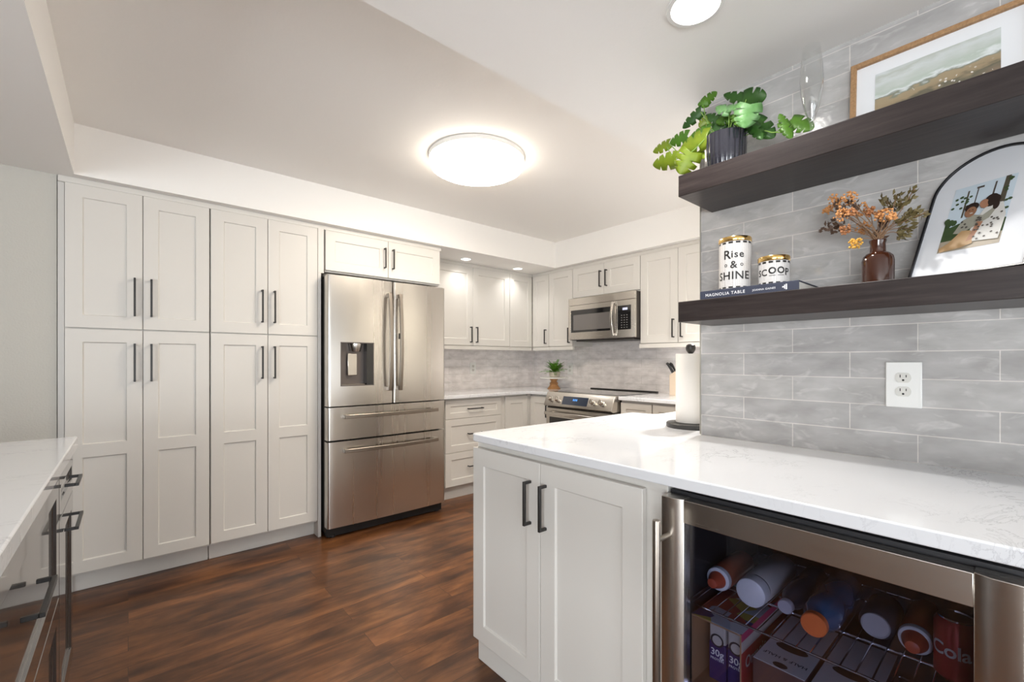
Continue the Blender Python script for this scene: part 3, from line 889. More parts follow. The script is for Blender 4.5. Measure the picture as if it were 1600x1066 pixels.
LV = [  # base px, tip px, half width in px, depth X, shade, facing
    ((1045, 224), (1019, 236), 9, 1.47, 0, (-0.70, -0.20, 0.12)), ((1056, 249), (1018, 258), 12, 1.46, 0, (-0.80, -0.20, -0.28)),
    ((1080, 238), (1062, 271), 17, 1.46, 0, (-0.80, -0.40, -0.28)), ((1074, 213), (1045, 223), 10, 1.50, 1, (-0.70, -0.40, -0.12)),
    ((1104, 214), (1060, 233), 15, 1.48, 0, (-0.70, -0.30, 0.04)), ((1108, 202), (1078, 212), 9, 1.50, 1, (-0.70, -0.30, 0.04)),
    ((1095, 174), (1066, 200), 8, 1.51, 2, (-0.80, -0.30, -0.20)), ((1099, 161), (1119, 144), 7, 1.52, 1, (-0.80, -0.40, -0.20)),
    ((1106, 160), (1090, 163), 6, 1.52, 1, (-0.80, -0.40, -0.20)), ((1106, 188), (1092, 198), 8, 1.52, 0, (-0.80, -0.30, -0.28)),
    ((1124, 190), (1102, 178), 9, 1.54, 2, (-0.70, -0.30, 0.04)), ((1141, 172), (1119, 164), 10, 1.49, 3, (-0.60, -0.30, 0.28)),
    ((1136, 168), (1160, 162), 8, 1.49, 3, (-0.60, -0.30, 0.28)), ((1162, 154), (1195, 150), 13, 1.56, 2, (-0.80, -0.40, -0.28)),
    ((1166, 156), (1129, 146), 8, 1.57, 2, (-0.80, -0.40, -0.28)), ((1172, 163), (1163, 198), 16, 1.48, 3, (-0.80, -0.40, -0.12)),
    ((1160, 172), (1184, 176), 10, 1.50, 3, (-0.70, -0.40, 0.12)), ((1176, 188), (1209, 211), 13, 1.55, 2, (-0.80, -0.50, -0.20)),
    ((1176, 196), (1191, 215), 8, 1.53, 2, (-0.80, -0.50, -0.20)), ((1224, 192), (1237, 214), 7, 1.53, 1, (-0.80, -0.50, -0.28)),
    ((1228, 196), (1218, 177), 5, 1.53, 1, (-0.80, -0.50, -0.28)), ((1236, 188), (1270, 198), 12, 1.56, 1, (-0.70, -0.50, -0.04)),
    ((1130, 192), (1112, 203), 9, 1.53, 2, (-0.70, -0.30, 0.04)), ((1150, 186), (1130, 200), 9, 1.55, 2, (-0.70, -0.40, -0.04)),
    ((1158, 188), (1178, 203), 10, 1.54, 2, (-0.70, -0.40, -0.04)), ((1140, 182), (1118, 190), 9, 1.52, 1, (-0.70, -0.40, 0.12)),
    ((1150, 178), (1160, 196), 8, 1.50, 1, (-0.70, -0.40, 0.04)), ((1092, 236), (1100, 246), 7, 1.50, 0, (-0.80, -0.30, -0.20)),
    ((1098, 208), (1084, 226), 11, 1.49, 1, (-0.80, -0.30, -0.04)),
]
for b, t, w, X, sh, vw in LV:
    leaf(onX(*b, X), onX(*t, X - .012), w * pxm * 1.22, vw, sh, mp)
def stem(parent, pts, r=.0016, material=None, name='stem'):
    P = [Vector(p) for p in pts]
    out = []
    for k in range(len(P) - 1):
        p0 = P[max(k - 1, 0)]; p1 = P[k]; p2 = P[k + 1]; p3 = P[min(k + 2, len(P) - 1)]
        for j in range(5):
            t = j / 5
            out.append(.5 * ((2 * p1) + (p2 - p0) * t + (2 * p0 - 5 * p1 + 4 * p2 - p3) * t * t + (3 * p1 - p0 - 3 * p2 + p3) * t ** 3))
    out.append(P[-1])
    m = MB(); m.tube(out, r, 6)
    o = m.build(name, material or M['stem'], None)
    o.parent = parent
    o.matrix_parent_inverse = Matrix.Translation(parent.location).inverted()
    return o
pc = (1.535, .675, ZU + .105)
for pts in ([pc, onX(1112, 205, 1.52), onX(1103, 185, 1.515), onX(1099, 162, 1.52)], [pc, onX(1114, 204, 1.52), onX(1104, 188, 1.515), onX(1095, 175, 1.51)],
            [pc, onX(1110, 212, 1.49), onX(1080, 238, 1.465), onX(1056, 249, 1.46)], [onX(1060, 243, 1.465), onX(1050, 242, 1.465), onX(1040, 226, 1.47)],
            [onX(1060, 241, 1.465), onX(1055, 234, 1.47), onX(1045, 224, 1.47)], [pc, onX(1139, 195, 1.50), onX(1138, 174, 1.49)],
            [pc, onX(1142, 196, 1.50), onX(1146, 180, 1.50), onX(1150, 178, 1.50)], [pc, onX(1160, 195, 1.54), onX(1176, 190, 1.55)],
            [pc, onX(1185, 205, 1.54), onX(1210, 207, 1.53), onX(1224, 197, 1.53), onX(1236, 187, 1.55)], [onX(1212, 207, 1.53), onX(1228, 206, 1.53), onX(1238, 195, 1.55)],
            [pc, onX(1160, 170, 1.55), onX(1166, 155, 1.56)], [pc, onX(1168, 180, 1.50), onX(1172, 163, 1.48)]):
    stem(mp, pts)

# ------------------------------------------------------------------ champagne flute
m = MB()
m.lathe([(.0335, 0), (.0335, .0015), (.012, .004), (.0048, .010), (.0042, .050), (.0052, .068), (.012, .088), (.021, .118), (.0285, .16), (.0305, .195), (.0285, .235), (.0245, .270), (.0228, .292),
         (.0222, .292), (.0238, .270), (.0278, .235), (.0297, .195), (.0277, .16), (.020, .118), (.0108, .090), (.003, .082)], (1.53, .4215, ZU), n=48)
tag(m.build('champagne_flute', M['thin_clear']), 'clear tall champagne flute standing beside the monstera', 'glass')

# ------------------------------------------------------------------ landscape picture
PX = 1.650
pt = thing('framed_picture', 'oak framed landscape painting leaning on the upper shelf', 'picture', (PX, .355, ZU), RZ)
w, h = .366, .258
lean = R(-5)
m = MB(); f = .014
m.box(0, f, -.012, .006, 0, h); m.box(w - f, w, -.012, .006, 0, h); m.box(f, w - f, -.012, .006, 0, f); m.box(f, w - f, -.012, .006, h - f, h)
fo = m.build('frame', M['oak'], pt, rot=(lean, 0, 0), bevel=.001)
m = MB(); m.box(f, w - f, -.002, .002, f, h - f); m.build('mat_board', mat('white_mat_board', (.80, .81, .83), .5), pt, rot=(lean, 0, 0))
def painting_mat():
    mm = mat('painted_landscape', (.5, .5, .5), .5)
    n, l = nodes_of(mm)
    tc = n.new('ShaderNodeTexCoord'); sp = n.new('ShaderNodeSeparateXYZ'); l.new(tc.outputs['Object'], sp.inputs[0])
    nz = n.new('ShaderNodeTexNoise'); nz.inputs['Scale'].default_value = 22; nz.inputs['Detail'].default_value = 6
    mpn = n.new('ShaderNodeMapping'); mpn.inputs['Scale'].default_value = (1, 1, 2.6)
    l.new(tc.outputs['Object'], mpn.inputs[0]); l.new(mpn.outputs[0], nz.inputs['Vector'])
    a = n.new('ShaderNodeMath'); a.operation = 'MULTIPLY_ADD'; a.inputs[1].default_value = .055
    l.new(nz.outputs['Fac'], a.inputs[0]); l.new(sp.outputs['Z'], a.inputs[2])
    # hills climb to the right
    b = n.new('ShaderNodeMath'); b.operation = 'MULTIPLY_ADD'; b.inputs[1].default_value = -.10
    l.new(sp.outputs['X'], b.inputs[0]); l.new(a.outputs[0], b.inputs[2])
    mr = n.new('ShaderNodeMapRange'); mr.inputs['From Min'].default_value = .05; mr.inputs['From Max'].default_value = .23
    l.new(b.outputs[0], mr.inputs['Value'])
    rp = ramp(n, [(0, (.10, .09, .08)), (.22, (.24, .18, .12)), (.34, (.13, .12, .08)), (.40, (.33, .25, .15)), (.50, (.36, .28, .17)), (.53, (.20, .22, .17)),
                  (.57, (.72, .75, .75)), (.62, (.46, .52, .46)), (.70, (.52, .56, .52)), (.82, (.60, .63, .62)), (.90, (.47, .50, .45)), (1, (.62, .65, .65))])
    l.new(mr.outputs[0], rp.inputs[0])
    # pale blossom dabs low down
    vz = n.new('ShaderNodeTexVoronoi'); vz.inputs['Scale'].default_value = 95
    l.new(tc.outputs['Object'], vz.inputs['Vector'])
    r2 = ramp(n, [(.22, (1, 1, 1)), (.30, (0, 0, 0))]); l.new(vz.outputs['Distance'], r2.inputs[0])
    nz2 = n.new('ShaderNodeTexNoise'); nz2.inputs['Scale'].default_value = 16; l.new(tc.outputs['Object'], nz2.inputs['Vector'])
    zz = n.new('ShaderNodeMapRange'); zz.inputs['From Min'].default_value = .135; zz.inputs['From Max'].default_value = .115
    l.new(sp.outputs['Z'], zz.inputs['Value'])
    nn = n.new('ShaderNodeMath'); nn.operation = 'GREATER_THAN'; nn.inputs[1].default_value = .53; l.new(nz2.outputs['Fac'], nn.inputs[0])
    m1 = n.new('ShaderNodeMath'); m1.operation = 'MULTIPLY'; l.new(zz.outputs[0], m1.inputs[0]); l.new(nn.outputs[0], m1.inputs[1])
    m2_ = n.new('ShaderNodeMath'); m2_.operation = 'MULTIPLY'; l.new(m1.outputs[0], m2_.inputs[0]); l.new(r2.outputs[0], m2_.inputs[1])
    mx = n.new('ShaderNodeMixRGB'); mx.inputs[2].default_value = (.78, .74, .70, 1)
    l.new(m2_.outputs[0], mx.inputs[0]); l.new(rp.outputs[0], mx.inputs[1])
    l.new(mx.outputs[0], n['Principled BSDF'].inputs['Base Color'])
    return mm
m = MB(); m.box(.058, .307, -.0032, -.002, .050, .207); m.build('painting', painting_mat(), pt, rot=(lean, 0, 0))

# ------------------------------------------------------------------ book
M['foil'] = mat('white_foil', (.78, .78, .80), .4)
bk = thing('book', 'slate blue cookbook lying flat under the two jars', 'book', (1.449, .720, ZL), RZ)
BW, BD, BT = .290, .200, .029
m = MB(); m.box(.004, BW - .004, .003, BD - .006, .003, BT - .003); m.build('pages', mat('page_edges', (.74, .71, .65), .8), bk)
m = MB(); m.box(0, BW, 0, .003, 0, BT); m.box(0, BW, .003, BD, 0, .003); m.box(0, BW, .003, BD, BT - .003, BT)
cv = m.build('cover', mat('slate_blue_cloth', (.042, .048, .078), .6), bk, bevel=.001)
m = MB()
add_text(m, 'MAGNOLIA TABLE', .0135, lambda x, y: (.018 + x, -.0006, .0095 + y), 0, 'LEFT', 1.15)
m.build('title_lettering', M['foil'], cv, smooth=False)
m = MB()
add_text(m, 'JOANNA GAINES', .0078, lambda x, y: (.165 + x, -.0006, .0115 + y), 0, 'LEFT', 1.1)
m.build('author_lettering', M['foil'], cv, smooth=False)
m = MB()
for dx, dz, ww, hh in ((.252, .008, .003, .012), (.256, .006, .004, .016), (.247, .012, .005, .004)):
    m.box(dx, dx + ww, -.0007, -.0003, dz, dz + hh)
m.build('emblem', M['foil'], cv, smooth=False)
BZ = ZL + BT

# ------------------------------------------------------------------ jars
M['jar'] = None
def jar_mat():
    mm = mat('white_mosaic_ceramic', (.80, .78, .76), .18, coat=.4)
    n, l = nodes_of(mm)
    tc = n.new('ShaderNodeTexCoord'); v = n.new('ShaderNodeTexVoronoi'); v.feature = 'DISTANCE_TO_EDGE'
    v.inputs['Scale'].default_value = 330; v.inputs['Randomness'].default_value = .15
    l.new(tc.outputs['Object'], v.inputs['Vector'])
    rp = ramp(n, [(.02, (.46, .44, .43)), (.14, (.72, .70, .68))])
    l.new(v.outputs['Distance'], rp.inputs[0]); l.new(rp.outputs[0], n['Principled BSDF'].inputs['Base Color'])
    return mm
JM = jar_mat(); INK = mat('black_glaze', (.02, .018, .017), .3)
def jar(label, cx, cy, r, h, texts):
    t = thing('ceramic_jar', label, 'jar', (cx, cy, BZ), 0, 'coffee jars on the book')
    m = MB(); m.lathe([(r - .003, 0), (r, .003), (r, h - .016)], n=64); m.build('body', JM, t)
    m = MB(); m.lathe([(r, h - .016), (r + .0015, h - .014), (r + .0018, h - .003), (r, h), (r - .004, h + .001), (r * .5, h + .001)], n=64); m.build('lid', M['gold'], t)
    face = math.atan2(-cy, -cx)
    def wrap(ang0, z0, rr=r + .0005):
        def fn(x, y):
            a = face + (x / r) + ang0
            return (rr * math.cos(a), rr * math.sin(a), z0 + y)
        return fn
    # band of black bars with white stars between
    m = MB()
    for zb, step in ((h - .0235, 14), (.006, 14)):
        for k in range(step):
            a0 = 2 * PI * k / step; a1 = a0 + 2 * PI / step * .62
            for j in range(4):
                b0 = a0 + (a1 - a0) * j / 4; b1 = a0 + (a1 - a0) * (j + 1) / 4
                hh = .0058 if zb > .02 else .0045
                m.poly([((r + .0004) * math.cos(b), (r + .0004) * math.sin(b), zz) for b, zz in ((b0, zb), (b1, zb), (b1, zb + hh), (b0, zb + hh))])
    m.build('black_band', INK, t, smooth=False)
    m = MB()
    for body, size, ang, z, sp in texts:
        if body == 'o':
            n = 20; fn = wrap(ang, z)
            for k in range(n):
                p, q = 2 * PI * k / n, 2 * PI * (k + 1) / n
                m.poly([fn(size * math.cos(p), size * math.sin(p)), fn(size * math.cos(q), size * math.sin(q)), fn(.58 * size * math.cos(q), .58 * size * math.sin(q)), fn(.58 * size * math.cos(p), .58 * size * math.sin(p))])
        elif body == '_':
            fn = wrap(ang, z)
            for k in range(4):
                x0 = size * (k / 4 - .5); x1 = size * ((k + 1) / 4 - .5)
                m.poly([fn(x0, 0), fn(x1, 0), fn(x1, .0014), fn(x0, .0014)])
        else:
            add_text(m, body, size, wrap(ang, z), 0, 'CENTER', sp, cut=.004)
    m.build('lettering', INK, t, smooth=False)
    return t
jar('tall white and gold jar lettered Rise and Shine on the book', 1.530, .641, .0485, .174,
    [('R', .040, -.50, .101, 1.0), ('ise', .032, .16, .104, 1.15), ('&', .033, -.08, .070, 1.0), ('o', .0048, -.58, .080, 1), ('o', .0048, .42, .080, 1), ('SHINE', .036, -.10, .034, 1.08)])
jar('short white and gold jar lettered Scoop on the book', 1.530, .523, .043, .092,
    [('SC', .028, -.80, .031, 1.05), ('o', .0105, -.10, .045, 1), ('o', .0105, .45, .045, 1), ('_', .018, -.10, .029, 1), ('_', .018, .45, .029, 1), ('P', .030, .90, .030, 1.0)])

# ------------------------------------------------------------------ amber vase with dried stems
VX, VY = 1.53, .268
m = MB()
m.lathe([(.030, 0), (.0345, .003), (.0352, .066), (.033, .078), (.026, .086), (.0175, .090), (.0165, .112), (.0188, .119), (.0188, .1225), (.0165, .1235), (.0145, .118), (.0145, .092)], (VX, VY, ZL), n=48, cap1=False)
vs_ = tag(m.build('bottle_vase', M['amber']), 'amber brown glass bottle vase holding the dried stems', 'vase')
df = thing('dried_bouquet', 'bouquet of dried orange berries and olive sprigs in the amber vase', 'dried flowers', (VX, VY, ZL + .05))
BER = [mat('orange_berry', (.62, .29, .10), .55), mat('rust_berry', (.46, .20, .08), .6), mat('yellow_bud', (.70, .38, .06), .6)]
OLV = [mat('olive_leaf', (.13, .10, .035), .6), mat('brown_leaf', (.085, .048, .030), .65)]
DST = mat('dry_stem', (.22, .125, .065), .7)
def kid(mb, name, mt, parent):
    o = mb.build(name, mt, None); o.parent = parent
    o.matrix_parent_inverse = Matrix.Translation(parent.location).inverted()
    return o
mouth = Vector((VX, VY, ZL + .118)); root = Vector((VX, VY, ZL + .055))
def c4p(x, y, X): return onX(1270 + x / 6.268, 280 + y / 6.268, X)
clus = [((212, 210), 50, 0), ((145, 300), 36, 0), ((360, 185), 52, 0), ((285, 340), 58, 0), ((460, 305), 62, 0), ((560, 315), 40, 1), ((700, 355), 58, 0), ((780, 360), 34, 0), ((490, 475), 52, 0), ((325, 490), 44, 1),
        ((420, 625), 46, 2), ((640, 350), 30, 1), ((380, 320), 36, 1)]
for (p, rr, k) in clus:
    X = VX + random.uniform(-.035, .03)
    cpt = c4p(*p, X); rad = rr / 6.268 * 1.6 / 697
    j = mouth + Vector((random.uniform(-.008, .008), random.uniform(-.008, .008), 0))
    midp = j.lerp(cpt, .55) + Vector((0, 0, .012))
    stem(df, [root, j, midp, cpt], .0010, DST)
    m = MB()
    for q in range(46):
        v = Vector((random.gauss(0, 1), random.gauss(0, 1), random.gauss(0, 1))).normalized() * (rad * random.uniform(.45, 1.0))
        m.ball(cpt + v, random.uniform(.0024, .0040), 1)
    kid(m, 'berry_cluster', BER[k], df)
sprigs = [((1000, 90), (750, 480), 0), ((720, 185), (745, 420), 0), ((820, 160), (735, 450), 0), ((1040, 300), (760, 470), 0), ((1100, 330), (800, 460), 0), ((950, 480), (740, 500), 0), ((880, 545), (760, 520), 0), ((890, 380), (740, 470), 0),
          ((700, 440), (690, 560), 1), ((640, 545), (650, 580), 1), ((100, 480), (430, 520), 1), ((190, 425), (460, 500), 1), ((240, 265), (470, 470), 1), ((370, 235), (480, 450), 1), ((870, 215), (745, 430), 0)]
for tp, ml, k in sprigs:
    X = VX + random.uniform(-.03, .03)
    T = c4p(*tp, X); Q = c4p(*ml, VX)
    j = mouth + Vector((random.uniform(-.008, .008), random.uniform(-.008, .008), 0))
    stem(df, [root, j, Q, T], .0010, DST)
    m = MB()
    for q in range(22):
        s = random.uniform(.45, 1.0)
        c0 = Q.lerp(T, s) + Vector((random.gauss(0, .003), random.gauss(0, .004), random.gauss(0, .004)))
        d = ((T - Q).normalized() + Vector((random.uniform(-1, 1), random.uniform(-1, 1), random.uniform(-.9, .9)))).normalized()
        sd = d.cross(Vector((random.uniform(-1, 1), random.uniform(-1, 1), .3))).normalized()
        L = random.uniform(.012, .021); wd = L * .26
        up = d.cross(sd) * (L * .08)
        m.f([m.v(c0), m.v(c0 + d * L * .5 + sd * wd + up), m.v(c0 + d * L), m.v(c0 + d * L * .5 - sd * wd + up)])
    kid(m, 'leaf_sprig', OLV[k], df)

# ------------------------------------------------------------------ arched photo frame
lean = R(25)
dv = Vector((-.37, -.93, 0)).normalized(); nv = Vector((.93, -.37, 0)).normalized()
af = thing('arched_photo_frame', 'arch-topped black frame with a family photo on the lower shelf', 'photo frame', (1.560, .214, ZL + .0092))
uv = nv * math.sin(lean) + Vector((0, 0, math.cos(lean)))
bn = dv.cross(uv)          # toward the back of the frame
if bn.x < 0: bn = -bn
AM = Matrix((( dv.x, bn.x, uv.x, 0), (dv.y, bn.y, uv.y, 0), (dv.z, bn.z, uv.z, 0), (0, 0, 0, 1)))
def arch(w, spring, r, inset, n=28):
    pts = [(inset, inset), (w - inset, inset)]
    cx = w / 2
    for i in range(n + 1):
        a = PI * i / n
        pts.append((cx + (r - inset) * math.cos(a), spring + (r - inset) * math.sin(a)))
    return pts
AW, ASP = .222, .252
def aplane(mb, pts, y0, y1, mi=0):
    a = [mb.v(AM @ Vector((x, y0, z))) for x, z in pts]; b = [mb.v(AM @ Vector((x, y1, z))) for x, z in pts]
    mb.f(a, mi); mb.f(b[::-1], mi)
    for i in range(len(pts)): mb.f([a[i], a[(i + 1) % len(pts)], b[(i + 1) % len(pts)], b[i]], mi)
out, inn = arch(AW, ASP, AW / 2, 0), arch(AW, ASP, AW / 2, .005)
m = MB()
n = len(out)
A = [[m.v(AM @ Vector((x, y, z))) for x, z in P] for P, y in ((out, .0), (out, .02), (inn, .02), (inn, .0))]
for i in range(n):
    j = (i + 1) % n
    for k in range(4): m.f([A[k][i], A[k][j], A[(k + 1) % 4][j], A[(k + 1) % 4][i]])
m.build('frame', mat('black_frame_lacquer', (.012, .012, .014), .3), af, bevel=.0008)
m = MB(); aplane(m, inn, .006, .012); m.build('mat_board', mat('photo_mat_board', (.78, .80, .84), .5), af)
cols = [(.62, .72, .80), (.055, .09, .035), (.10, .085, .06), (.30, .15, .085), (.030, .018, .014), (.34, .33, .27), (.66, .65, .62), (.46, .29, .14), (.42, .36, .28), (.09, .075, .065), (.40, .20, .12)]
PM = [mat('print_tone', c_, .45) for c_ in cols]
PU0, PU1, PV0, PV1 = .047, .165, .073, .265
m = MB()
lay = [0]
def shape(pts, mi):
    lay[0] += 1
    y = .0055 - lay[0] * .00006
    m.poly([AM @ Vector((PU0 + (PU1 - PU0) * u, y, PV0 + (PV1 - PV0) * v)) for u, v in pts], mi)
def ell(cu, cv_, ru, rv, mi, n=18, rot=0):
    shape([(cu + ru * math.cos(2 * PI * i / n) * math.cos(rot) - rv * math.sin(2 * PI * i / n) * math.sin(rot), cv_ + (ru * math.cos(2 * PI * i / n) * math.sin(rot) + rv * math.sin(2 * PI * i / n) * math.cos(rot)) * .62) for i in range(n)], mi)
shape([(0, 0), (1, 0), (1, 1), (0, 1)], 0)
shape([(0, .14), (1, .14), (1, .36), (.8, .42), (.62, .36), (.4, .30), (.25, .42), (.1, .38), (0, .46)], 1)
shape([(0, 0), (1, 0), (1, .17), (0, .17)], 8)
shape([(.80, .3), (.90, .3), (.90, 1), (.82, 1)], 2); shape([(.66, .5), (.69, .5), (.70, .96), (.67, .96)], 9)
shape([(.24, .5), (.27, .5), (.27, .92), (.24, .92)], 2); shape([(.40, .6), (.42, .6), (.42, .93), (.40, .93)], 9); shape([(.38, .92), (.50, .92), (.50, .95), (.38, .95)], 9)
for i in range(26):
    ell(random.uniform(.86, 1.0) if i % 2 else random.uniform(.04, .34), random.uniform(.45, .97) if i % 2 else random.uniform(.62, .84), .03, .03, 1, 7)
for i in range(10):
    ell(random.uniform(.02, .20), random.uniform(.25, .5), .05, .07, 1, 7)
shape([(.42, .10), (.97, .06), (.99, .40), (.90, .60), (.66, .62), (.52, .40)], 6)          # white patterned dress
shape([(.20, .26), (.30, .44), (.46, .50), (.62, .46), (.86, .60), (.74, .40), (.50, .30), (.32, .24)], 5)
shape([(.02, .06), (.16, .12), (.34, .28), (.50, .26), (.58, .06), (.40, .02), (.05, .0)], 7)   # tan trousers
shape([(.46, .10), (.56, .12), (.66, .36), (.56, .38)], 10)
ell(.40, .565, .10, .15, 3); ell(.40, .625, .115, .11, 4); ell(.405, .555, .085, .125, 3)
ell(.70, .665, .115, .155, 4); ell(.60, .635, .075, .115, 10, rot=.3); ell(.745, .655, .10, .13, 4); ell(.80, .57, .05, .10, 4)
ell(.42, .53, .03, .012, 6, 8); ell(.375, .575, .012, .012, 4, 8); ell(.43, .58, .012, .012, 4, 8)
for i in range(22):
    ell(random.uniform(.56, .94), random.uniform(.10, .46), .022, .022, 9, 6, random.random() * 3)
for i in range(9):
    ell(random.uniform(.30, .66), random.uniform(.30, .42), .026, .022, 9, 6, random.random() * 3)
m.build('photo_print', PM, af, smooth=False)

# ------------------------------------------------------------------ paper towel holder
tx, ty = 1.842, .957
th_ = thing('paper_towel_holder', 'black round paper towel holder standing behind the tiled wall end', 'paper towel holder', (tx, ty, .914))
m = MB(); m.lathe([(.098, 0), (.1, .003), (.1, .017), (.097, .020)], n=56); m.build('base', mat('charcoal_base', (.035, .033, .032), .5), th_)
m = MB(); m.lathe([(.008, .020), (.008, .322)], n=16); m.build('rod', M['black'], th_)
m = MB(); m.lathe([(.009, .318), (.013, .322), (.019, .332), (.0205, .342), (.018, .353), (.010, .359)], n=24); m.build('knob', M['black'], th_)
m = MB(); m.lathe([(.0605, 0), (.0615, .002), (.0615, .292), (.0605, .294), (.019, .294), (.019, .0)], (tx, ty, .936), n=56, cap0=False, cap1=False)
tag(m.build('paper_towel_roll', noise_bump(mat('paper_towel', (.80, .77, .73), .9), 160, .25, .002)), 'white paper towel roll on the black holder', 'paper towel')

# ------------------------------------------------------------------ cake stand with fern
cx_, cy_ = 3.40, 3.275
cs = thing('cake_stand', 'white cake stand with turned wooden foot in the back corner', 'cake stand', (cx_, cy_, CB))
m = MB(); m.lathe([(.066, 0), (.068, .006), (.058, .014), (.046, .032), (.040, .05), (.046, .056), (.046, .062), (.034, .068), (.030, .080), (.040, .096), (.046, .104), (.046, .108)], n=40)
m.build('pedestal', M['ped'], cs)
m = MB(); m.lathe([(.135, .1085), (.146, .112), (.146, .119), (.140, .121), (.02, .121)], n=56); m.build('plate', mat('white_stoneware', (.82, .80, .77), .3), cs)
fn_ = thing('potted_fern', 'small green fern in a pale pot on the cake stand', 'plant', (cx_ - .01, cy_ - .02, CB + .1215))
m = MB(); m.lathe([(.042, 0), (.052, .004), (.060, .05), (.060, .056), (.054, .056), (.052, .046), (.01, .046)], n=36); m.build('pot', mat('pale_stone_pot', (.60, .53, .45), .6), fn_)
FG = [LG[1], LG[1], leaf_mat('fern_green', (.10, .30, .03), (.18, .42, .06))]
for k in range(44):
    a = 2 * PI * k / 44 + random.uniform(-.15, .15); el = random.uniform(.25, 1.35); L = random.uniform(.13, .205)
    p0 = Vector((0, 0, .048)); d = Vector((math.cos(a) * math.cos(el), math.sin(a) * math.cos(el), math.sin(el)))
    m = MB(); pts = []
    for i in range(9):
        t = i / 8
        pts.append(p0 + d * (L * t) + Vector((0, 0, -.05 * t * t)))
    m.tube(pts, .0012, 4)
    for i in range(2, 9):
        dd = (pts[i] - pts[i - 1]).normalized(); sd = dd.cross(Vector((0, 0, 1))).normalized()
        for s in (1, -1):
            q = (sd * s + dd * .5 + Vector((0, 0, random.uniform(-.2, .3)))).normalized(); ln = .034 * (1.15 - i / 12)
            wv_ = dd * .008
            m.f([m.v(pts[i]), m.v(pts[i] + q * ln * .5 + wv_), m.v(pts[i] + q * ln), m.v(pts[i] + q * ln * .5 - wv_)])
    m.build('frond', FG[k % 3], fn_)

# ------------------------------------------------------------------ knife block behind the towel roll
kb = thing('knife_block', 'pale wooden knife block half hidden behind the paper towels', 'knife block', (3.45, 1.905, .914), R(0))
m = MB()
q = [(-.05, 0), (.05, 0), (.05, .13), (.0, .20), (-.05, .17)]
m.prism([(y, z) for y, z in q], -.045, .045, mtx=Matrix(((0, 0, 1, 0), (-1, 0, 0, 0), (0, 1, 0, 0), (0, 0, 0, 1))))
m.build('block', mat('pale_block_wood', (.66, .54, .42), .5), kb, bevel=.003)
for k, (dx, dy) in enumerate(((-.022, .022), (.0, .030), (.022, .016))):
    b0 = Vector((3.45 + dx, 1.905 + dy, .914 + .172)); d = Vector((-.10, .40, .75)).normalized()
    kn = thing('kitchen_knife', 'black-handled kitchen knife standing in the pale knife block', 'knife', b0, 0, 'knives in the block')
    m = MB(); m.tube([d * .002, d * .025, d * .06, d * .095, d * .112 + Vector((0, .006, -.004))], [.008, .010, .0085, .011, .009], 10)
    m.build('handle', M['blackpl'], kn)

# ------------------------------------------------------------------ beverage cooler under the worktop
CX, CY = 1.028, .612
bc = thing('beverage_cooler', 'stainless glass-door beverage cooler under the peninsula worktop', 'beverage cooler', (CX, CY, 0), RZ)
W = .607
m = MB()
m.box(0, .022, .046, .60, .02, .866); m.box(W - .022, W, .046, .60, .02, .866)
m.box(.022, W - .022, .56, .60, .02, .866); m.box(.022, W - .022, .046, .56, .02, .10); m.box(.022, W - .022, .046, .56, .815, .866)
m.build('case', mat('cooler_liner', (.020, .020, .024), .5), bc)
m = MB(); m.box(.01, W - .01, .03, .05, .02, .095); m.build('kick_grille', M['blackpl'], bc)
SW, RT = .055, .858
m = MB()
for x0, x1, ch in ((0, SW, 1), (W - SW, W, -1)):
    xi = x1 if ch > 0 else x0
    xo = x0 if ch > 0 else x1
    k = .020 * ch
    pts = [(xo, .0), (xi - k, .0), (xi, .010), (xi, .042), (xo, .042)]
    m.prism(pts if ch > 0 else pts[::-1], .105, RT)
m.box(SW, W - SW, .009, .042, .80, RT - .002); m.box(SW, W - SW, .009, .042, .105, .17)
bd = m.build('door', M['steel'], bc, bevel=.0012)
m = MB(); m.box(SW, W - SW, .020, .026, .17, .80); m.build('glass_pane', M['tint_glass'], bd, smooth=False)
m = MB()
m.lathe([(.0085, 0), (.0095, .002), (.0095, .626), (.0085, .629)], (.021, -.058, .185), n=24)
for z in (.236, .764): m.lathe([(.0062, 0), (.0062, .056)], (.021, -.056, z), (0, 1, 0), 16)
m.build('handle', M['steeld'], bd)
def wire_shelf(z, x0):
    t = MB()
    y0, y1 = x0 - CX, .535
    xa, xb = .026, W - .026
    for y, r in ((y0, .0028), (y0 + .145, .0028), (y1 - .1, .0028), (y1, .0028)):
        t.tube([(xa, y, z - .0045), (xb, y, z - .0045)], r, 8)
    n = 21
    for i in range(n):
        x = xa + (xb - xa) * (i + .5) / n
        t.tube([(x, y0 - .003, z - .0015), (x, y1, z - .0015)], .0015, 6)
    for x in (xa, xb): t.tube([(x, y0, z - .0045), (x, y1, z - .0045)], .0028, 8)
    return t.build('wire_shelf', M['chrome'], bc)
ZS = .575
wire_shelf(ZS, 1.112); wire_shelf(.360, 1.112)

